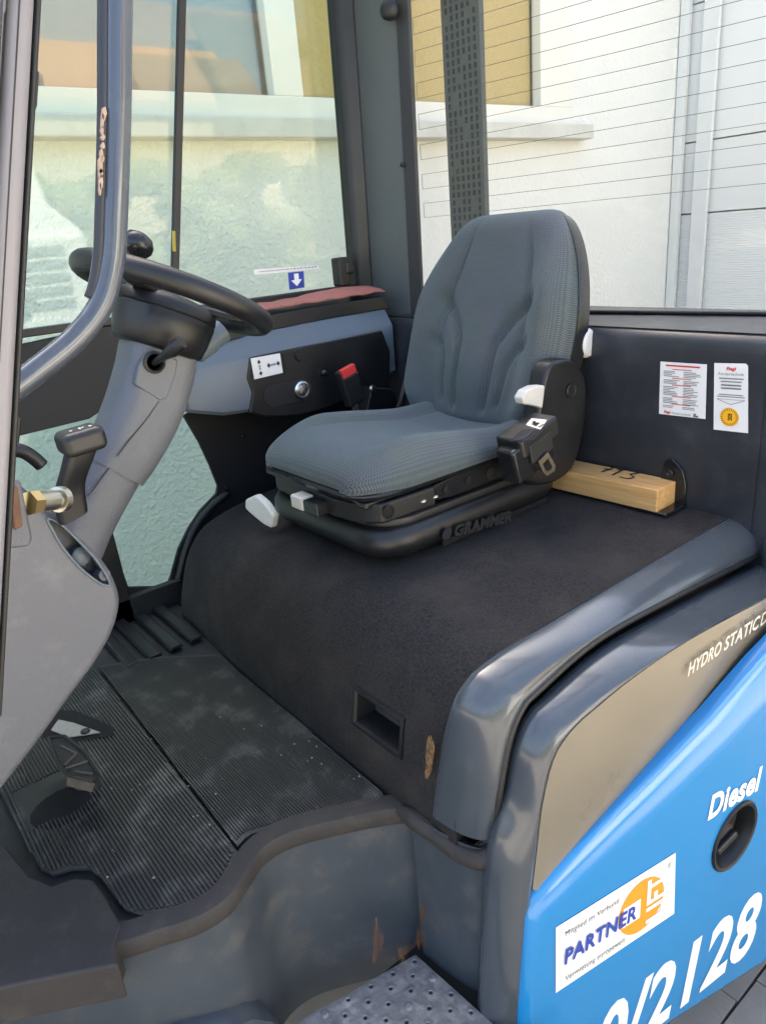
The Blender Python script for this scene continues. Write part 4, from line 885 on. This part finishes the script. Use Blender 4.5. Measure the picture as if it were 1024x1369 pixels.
# stalk surround
MB().prism([PY(a, b_, CYC-0.0695) for a, b_ in ((194, 474), (222, 475), (238, 481), (236, 500), (224, 533), (214, 536), (180, 514), (186, 488))], (0, 0.02, 0)).build('stalk_recess', 'column_grey', colm, bevel=0.004, seg=3)
MB().lathe([(0.022, 0), (0.022, 0.004), (0.017, 0.006), (0.014, 0), (0, 0)], PY(206, 484, CYC-0.0705), (0, -1, 0), 16).build('stalk_boot', 'black_plastic', colm, smooth=40)
stk = [PY(206, 485, CYC-0.072), PY(222, 474, CYC-0.12), PY(230, 468, CYC-0.135), PY(243, 457, CYC-0.15)]
MB().tube(stk, [0.006, 0.009, 0.014, 0.013], 12).build('stalk', 'black_plastic', colm, smooth=60)
# wheel
WC = V((0.632, CYC, 1.064)); TA = R(27); WN = V((math.sin(TA), 0, math.cos(TA))); WU = V((math.cos(TA), 0, -math.sin(TA))); WR = 0.184
rim = [WC+(WU*math.cos(a)+V((0, 1, 0))*math.sin(a))*WR for a in [2*math.pi*k/64 for k in range(64)]]
mb = MB(); n_ = 14; secs = []
for k, p in enumerate(rim):
    rad = (p-WC).normalized(); secs.append([p+rad*math.cos(a)*0.0195+WN*math.sin(a)*0.0215 for a in [2*math.pi*j/n_ for j in range(n_)]])
mb.loft(secs+[secs[0]], True, False); wheel = mb.build('steering_wheel', 'black_plastic', colm, smooth=180)
# hub bowl
def hubring(h, a, b_): c = WC+WN*h+V((-0.01, 0, 0)); return [c+WU*a*math.cos(t)+V((0, 1, 0))*b_*math.sin(t) for t in [2*math.pi*k/32 for k in range(32)]]
MB().loft([hubring(-0.112, 0.080, 0.078), hubring(-0.104, 0.090, 0.087), hubring(-0.075, 0.097, 0.095), hubring(-0.039, 0.101, 0.098), hubring(-0.036, 0.098, 0.095), hubring(-0.033, 0.101, 0.098), hubring(-0.018, 0.099, 0.096), hubring(-0.006, 0.086, 0.082), hubring(0.0, 0.055, 0.055)]).build('wheel_hub', 'black_plastic', colm, smooth=50)
for an in (90, 210, 330):
    d = WU*math.cos(R(an))+V((0, 1, 0))*math.sin(R(an)); s_ = WN.cross(d)
    MB().loft([[WC+d*r_-WN*h+s_*a*w_+WN*b_ for a, b_ in ((-1, -.006), (1, -.006), (1, .006), (-1, .006))] for r_, h, w_ in ((0.04, 0.015, 0.03), (0.12, 0.01, 0.022), (0.18, 0.0, 0.018))]).build('wheel_spoke', 'black_plastic', colm, bevel=0.004)
kn = PY(183, 328, 1.62); MB().lathe([(0.012, -0.05), (0.012, -0.025), (0.024, -0.02), (0.034, -0.004), (0.034, 0.008), (0.026, 0.022), (0.012, 0.028), (0, 0.029)], kn, WN+V((0.2, 0, 0)), 24).build('spinner_knob', 'black_gloss', colm, smooth=180)
tb = PY(278, 455, CYC+0.06); MB().lathe([(0.03, -0.04), (0.03, 0.0), (0.027, 0.01), (0.027, 0.04), (0, 0.04)], tb, V((0.8, 0, 0.35)), 20).build('tilt_knob', 'console_grey', colm, smooth=40)
MB().tube([PY(262, 462, CYC+0.05), PY(290, 455, CYC+0.05)], 0.012, 8).build('tilt_shaft', 'black_plastic', colm, smooth=60)
# ---- dash cowl on the left
cow_px = [(-160, 600), (-60, 610), (14, 640), (60, 678), (105, 718), (140, 752), (158, 785), (162, 812), (152, 848), (128, 890), (95, 935), (50, 998), (0, 1062), (-60, 1130), (-160, 1180)]
oc = cr([PY(a, b_, 1.17) for a, b_ in cow_px], 4)
cowl = MB().prism(oc, (0, 0.70, 0)).build('dash_cowl', 'cowl_grey', fl)
bv = cowl.modifiers.new('bevel', 'BEVEL'); bv.width = 0.055; bv.segments = 6; bv.limit_method = 'ANGLE'; bv.angle_limit = R(50); cowl.data.shade_smooth(); cowl.data.set_sharp_from_angle(angle=R(60))
# leaf-shaped handle recess
rcx = cr([PY(a, b_, 1.168) for a, b_ in ((64, 694), (80, 700), (104, 722), (128, 748), (144, 772), (146, 782), (134, 780), (108, 760), (84, 732), (70, 708))], 5, True)
cc = sum(rcx, V())/len(rcx)
boolean(cowl, [MB().loft([[p+V((0, -0.04, 0)) for p in rcx], rcx, [cc+(p-cc)*0.80+V((0, 0.045, 0)) for p in rcx]])])
cowl.data.shade_smooth(); cowl.data.set_sharp_from_angle(angle=R(35))
MB().tube(rcx+rcx[:2], 0.0022, 6, False).build('recess_rim', 'console_grey', cowl, smooth=180)
MB().lathe([(0.016, 0), (0.016, 0.014), (0.012, 0.017), (0, 0.017)], PY(105, 742, 1.205), (0.1, -1, 0.1), 20).build('recess_peg', 'console_grey', cowl, smooth=40)
MB().lathe([(0.010, 0), (0.010, 0.022), (0.006, 0.024), (0, 0.022)], PY(132, 768, 1.195), (0.2, -1, 0.2), 18).build('recess_peg', 'cowl_grey', cowl, smooth=40)
# ---- parking brake lever
pk = [PY(97, 690, 1.16), PY(93, 655, 1.15), PY(103, 620, 1.13), PY(111, 592, 1.12), PY(112, 580, 1.12)]
def plsec(c, a, b_, d): return rrect(c, d, V((0, 1, 0)), a, b_, min(a, b_)*0.6, 4)
pc = cr(pk, 4); mb = MB()
mb.loft([plsec(p, 0.023+0.004*smoothstep(4, 14, i), 0.02, V((0.94, 0, 0.25))) for i, p in enumerate(pc)]); pkl = mb.build('parking_lever', 'black_plastic', fl, smooth=50)
g0 = PY(108, 588, 1.11); gM = Matrix.Rotation(R(-4), 3, 'Y')
MB().box(g0, (0.064, 0.055, 0.036), gM).build('lever_grip', 'black_plastic', pkl, bevel=0.012, seg=4)
le = Lettering(g0+V((-0.002, -0.022, 0.0185)), V((1, 0, 0.05)), V((0, 1, 0.0)), 0.0008); le.text('P', 0.004, 0.004, 0.014, align='C').disc(-0.012, 0.01, 0.0025, 0.0035, 8).disc(0.016, 0.01, 0.0025, 0.0035, 8).build('lever_symbol', 'vinyl_white', pkl)
# ---- black bracket and grip at the left
MB().prism([PY(a, b_, 1.35) for a, b_ in ((-20, 552), (30, 558), (24, 612), (-20, 612))], (0, 0.02, 0)).build('wiper_bracket', 'black_plastic', fl, bevel=0.004)
MB().lathe([(0.008, 0), (0.008, 0.004), (0.004, 0.003), (0, 0.003)], PY(13, 588, 1.349), (0, -1, 0), 12).build('bracket_screw', 'black_gloss', bpy.data.objects['wiper_bracket'], smooth=40)
MB().tube(cr([PY(a, b_, 1.32) for a, b_ in ((-10, 600), (25, 602), (42, 610), (56, 622))], 4), 0.012, 10).build('dash_grip', 'black_plastic', fl, smooth=180)
# ---- grab handle tube
hp = cr([PY(a, b_, 0.92) for a, b_ in ((163, -260), (161, -100), (159, 40), (158, 160), (154, 290), (150, 352), (136, 405), (103, 450), (52, 493), (0, 532), (-60, 575))], 6)
MB().tube(hp, 0.0145, 20).build('grab_handle', 'tube_grey', fl, smooth=180)
hs = [p+V((-0.0155, 0.004, 0)) for p in hp if p.z > 1.10]
MB().tube(hs, 0.0075, 10).build('handle_strip', 'body_navy' if 'body_navy' in MATS else 'navy', bpy.data.objects['grab_handle'], smooth=180)
random.seed(5)
for k in range(11):
    y = 150+k*10.5+random.uniform(-3, 3); x = 139-k*0.5+random.uniform(-1.5, 1.5); h_ = random.uniform(4, 13); w_ = random.uniform(1.5, 3.4)
    pts = [PY(x+w_*math.cos(t)*random.uniform(.6, 1.2)-0.25*h_*math.sin(t)*0, y+h_*math.sin(t)*random.uniform(.7, 1.1), 0.9225-0.009) for t in [2*math.pi*j/8 for j in range(8)]]
    MB().prism(pts, (0, 0.006, 0)).build('paint_chip', 'chip', bpy.data.objects['grab_handle'])
# ---- near front door post
def post_strip(name, a0, a1, b0, b1, y, dy, m, bev):
    t0, t1, bb0, bb1 = PY(a0, -60, y), PY(a1, -60, y), PY(b0, 960, y), PY(b1, 960, y)
    return MB().prism([t0, t1, bb1, bb0], (0, dy, 0)).build(name, m, fl, bevel=bev, seg=3)
dp = post_strip('door_post', 14, 52, -46, -4, 0.70, 0.05, 'post_grey', 0.008)
post_strip('door_post_edge', 50, 60, -5, 3, 0.712, 0.035, 'gasket', 0.003)
post_strip('door_post_outer', -60, 12, -120, -48, 0.69, 0.05, 'tube_grey', 0.01)
post_strip('door_post_seam', 29, 31, -29, -27.5, 0.6992, 0.002, 'rubber_brown', 0.0)
ck = [PY(a, b_, 0.715) for a, b_ in ((49, 92), (53, 95), (50, 140), (45, 155), (42, 152))]; MB().prism(ck, (0, 0.02, 0)).build('door_buffer', 'rubber', fl, bevel=0.002)
# ---- door striker
pl_ = [PY(a, b_, 0.86) for a, b_ in ((8, 646), (28, 642), (44, 720), (40, 732), (-6, 736))]
stp = MB().prism(pl_, (0, 0.012, 0)).build('striker_plate', 'cowl_grey', fl, bevel=0.004)
MB().prism([PY(a, b_, 0.853) for a, b_ in ((12, 652), (24, 650), (31, 704), (20, 710))], (0, 0.01, 0)).build('striker_wear_plate', 'rust_steel', stp, bevel=0.002)
sa0, sa1 = PY(38, 673, 0.87), PY(84, 667, 0.90)
sx = (sa1-sa0); MB().lathe([(0.012, 0), (0.012, sx.length*0.75), (0.010, sx.length*0.76), (0.010, sx.length*0.82), (0.0155, sx.length*0.83), (0.0155, sx.length), (0.011, sx.length*1.02), (0, sx.length*1.02)], sa0, sx, 18).build('striker_pin', 'zinc', stp, smooth=40)
MB().lathe([(0.0145, -0.004), (0.0145, 0.010), (0.0, 0.010)], sa0+sx*0.05, sx, 6).build('striker_nut', 'brass', stp)
# ---- inching/brake pedal
pf = [PZ(a, b_, 0.10) for a, b_ in ((65, 988), (86, 985), (113, 1006), (131, 1035), (125, 1046), (90, 1037), (78, 1021))]
ped = MB().prism(pf, (0.004, 0.0, -0.03)).build('brake_pedal', 'rubber', fl, bevel=0.004)
for s_, e_ in (((1, 0.3), (4, 0.5)),):
    pass
cped = sum(pf, V())/len(pf); mat('pedal_lit_dust', (0.11, 0.09, 0.07), 0.85, var=0.4, vscale=40)  # dusty tone, lightened so ribs and toe read as lit
MB().tube([p+V((0, 0, 0.001)) for p in pf+pf[:2]], 0.0045, 6).build('pedal_rim', 'rubber', ped, smooth=60)
for q0, q1_ in (((82, 998), (102, 1008)), ((102, 1008), (86, 1024)), ((88, 1028), (118, 1018)), ((100, 1032), (124, 1036))):
    MB().tube([PZ(*q0, 0.101), PZ(*q1_, 0.101)], 0.0032, 6).build('pedal_rib', 'pedal_lit_dust', ped, smooth=60)
MB().prism([PZ(90, 1038, 0.099), PZ(125, 1047, 0.099), PZ(121, 1059, 0.070), PZ(89, 1051, 0.070)], (0.002, -0.004, 0)).build('pedal_toe', 'pedal_lit_dust', ped, bevel=0.002)
MB().tube([cped+V((0.0, 0.02, -0.02)), cped+V((0.01, 0.035, -0.06)), cped+V((0.01, 0.02, -0.10))], 0.02, 10).build('pedal_arm', 'rubber', ped, smooth=60)
MB().poly([PZ(a, b_, 0.0095) for a, b_ in ((60, 950), (100, 950), (152, 972), (150, 984), (92, 992), (56, 986))]).build('pedal_slot', 'hole', fl)
sp_ = [PZ(a, b_, 0.016) for a, b_ in ((78, 962), (98, 966), (134, 979), (92, 985), (68, 976))]; mat('stop_cream', (0.30, 0.285, 0.25), 0.5, var=0.2, vscale=60)
MB().prism(sp_, (0, 0, -0.004)).build('pedal_stop', 'stop_cream', fl, bevel=0.001)
MB().ball(PZ(114, 978, 0.018), (0.012, 0.012, 0.006)).build('stop_screw', 'gasket', bpy.data.objects['pedal_stop'], smooth=180)
# overhead guard roof, above the picture
rf_ = MB()
for yb in (0.74, 2.33): rf_.box((0.75, yb, 2.36), (2.4, 0.09, 0.09))
rf_.box((-0.40, 1.535, 2.36), (0.09, 1.5, 0.09)); rf_.box((1.90, 1.535, 2.36), (0.09, 1.5, 0.09))
roof = rf_.build('roof_frame', 'body_grey', fl, bevel=0.015)
for k in range(9): MB().box((-0.14+k*0.23, 1.535, 2.37), (0.05, 1.5, 0.03)).build('roof_bar', 'body_grey', roof)

# ================================================================== loose things
def inside(poly, x):
    ys_ = []
    for (ax, ay), (bx, by) in zip(poly, poly[1:]+poly[:1]):
        if (ax <= x < bx) or (bx <= x < ax): ys_.append(ay+(by-ay)*(x-ax)/(bx-ax))
    return sorted(ys_)
def ribbed_mat(name, outline, pitch, z, label, holes=()):
    pts = [(p.x, p.y) for p in outline]; mb = MB()
    mb.prism([V((a, b_, z)) for a, b_ in pts], (0, 0, -0.006))
    x0, x1 = min(a for a, _ in pts), max(a for a, _ in pts); x = x0+pitch
    while x < x1-pitch:
        ys_ = inside(pts, x+pitch/2)
        for a, b_ in zip(ys_[::2], ys_[1::2]):
            a += 0.012; b_ -= 0.012
            segs = [(a, b_)]
            for hx0, hx1, hy0, hy1 in holes:
                if hx0 < x < hx1:
                    ns = []
                    for p_, q_ in segs:
                        if p_ < hy0: ns.append((p_, min(q_, hy0)))
                        if q_ > hy1: ns.append((max(p_, hy1), q_))
                    segs = ns
            for p_, q_ in segs:
                if q_-p_ < 0.02: continue
                w_ = pitch*0.62; h = 0.0042
                mb.loft([[V((x, y, z)), V((x+w_*0.2, y, z+h)), V((x+w_*0.8, y, z+h)), V((x+w_, y, z))] for y in (p_, q_)])
        x += pitch
    o = mb.build(name, 'mat_rubber', None); return tag(o, label, 'floor mat', 'rubber mats on the cab floor')
rm = cr([PZ(a, b_, 0.0) for a, b_ in ((318, 1134), (335, 1118), (380, 1106), (430, 1096), (480, 1087), (514, 1078))], 3)+[V((0.728, 1.06, 0)), V((0.733, 1.86, 0)), V((0.60, 1.98, 0)), PZ(132, 892, 0)]
ribbed_mat('rubber_mat', rm, 0.0062, 0.004, 'wide finely ribbed black rubber mat in front of the seat hood')
lm = [PZ(a, b_, 0.0) for a, b_ in ((126, 893), (318, 1142), (304, 1176), (286, 1200), (262, 1214), (222, 1222), (188, 1226), (168, 1218), (152, 1198), (138, 1178), (122, 1164), (96, 1164), (72, 1172), (56, 1164), (40, 1136), (6, 1070), (-30, 1000), (-30, 960)) ]
ribbed_mat('rubber_mat', lm, 0.0080, 0.004, 'coarsely ribbed black rubber mat around the brake pedal', holes=((0.10, 0.235, 1.50, 1.66),))
# flat moulded rubber cover over the mudguard
fp = [PZ(a, b_, 0.012) for a, b_ in ((-90, 1150), (6, 1130), (40, 1172), (70, 1184), (100, 1174), (124, 1176), (142, 1200), (162, 1236), (152, 1268), (158, 1290), (16, 1318), (-90, 1345))]
fo1 = MB().prism(fp, (0, 0, -0.085)); o = fo1.build('mudguard_cover', 'rubber_brown', None, bevel=0.006, seg=3); tag(o, 'plain brown black rubber cover folded over the step edge', 'rubber cover')
# dark ellipse painting the shadow in the pedal well
MB().ball(PZ(88, 1078, 0.003), (0.078, 0.066, 0.0065)).build('pedal_well_shadow', 'hole', fl, smooth=180)
# wooden block
wb = MB().box((0, 0, 0), (0.098, 0.62, 0.062)).build('wooden_block', 'wood', None, bevel=0.003)
wb.location = (1.655, 1.285, 0.442); wb.rotation_euler = (0, 0, R(2)); tag(wb, 'raw wooden block with handwritten numbers lying beside the seat base', 'wooden block')
wl1, wl2 = PZ(800, 630, 0.4735), PZ(846, 643, 0.4735)
le = Lettering(wl1, (wl2-wl1), V((0.075, 0.02, 0)), 0.001)
def stroke(pts, w_=0.06):
    for (ax, ay), (bx, by) in zip(pts, pts[1:]):
        d = math.hypot(bx-ax, by-ay); nx, ny = -(by-ay)/d*w_/2, (bx-ax)/d*w_/2; le.poly([(ax+nx, ay+ny), (bx+nx, by+ny), (bx-nx, by-ny), (ax-nx, ay-ny)])
stroke([(0.0, 0.75), (0.28, 0.85), (0.10, 0.0)]); stroke([(0.05, 0.4), (0.25, 0.45)]); stroke([(0.38, 0.6), (0.52, 0.85), (0.42, 0.0)]); stroke([(0.62, 0.85), (0.95, 0.88), (0.78, 0.5), (0.95, 0.35), (0.85, 0.05), (0.62, 0.02)])
lt = le.build('handwriting', 'ink_black', None); lt.parent = wb; lt.matrix_parent_inverse = (Matrix.Translation(wb.location) @ Matrix.Rotation(R(2), 4, 'Z')).inverted()
# cloth on the console ledge
cl = [PY(345, 410, 2.14), PY(400, 398, 2.14), PY(512, 390, 2.14)]
def cloth(u, v):
    x = 1.16+0.545*(u*0.5+0.5); y = 2.13+0.17*v; ed = 0.03*math.sin(u*5)*0
    z = 0.955+0.012*math.exp(-((u-0.5)/0.5)**2)*math.sin(math.pi*v)+0.010*v*smoothstep(-0.3, 0.5, u)+0.002*math.sin(u*17+v*5)
    if v < 0.08: z -= 0.004
    return V((x, y, z))
ctl = grid_surface('cloth', cloth, 40, 14, 'pink_cloth', None, solid=0.004); tag(ctl, 'faded pink cloth spread on the console ledge under the side window', 'cloth')
# crumbs and grit on the mats
random.seed(11); db = MB()
for k in range(170):
    if k < 120:
        a, b_ = random.gauss(430, 70), random.gauss(985, 55)
    else: a, b_ = random.uniform(120, 330), random.uniform(950, 1200)
    p = PZ(a, b_, 0.009)
    if not (0.06 < p.x < 0.72 and 1.1 < p.y < 2.0): continue
    s_ = random.choice((0.0006, 0.0007, 0.0009, 0.0012, 0.0020))
    db.box(p, (s_*random.uniform(1, 2.2), s_*random.uniform(1, 2), s_), Matrix.Rotation(random.uniform(0, 3), 3, 'Z'))
d_ = db.build('debris', 'debris'); d_['kind'] = 'stuff'; d_['label'] = 'pale crumbs and grit scattered on the rubber mats'
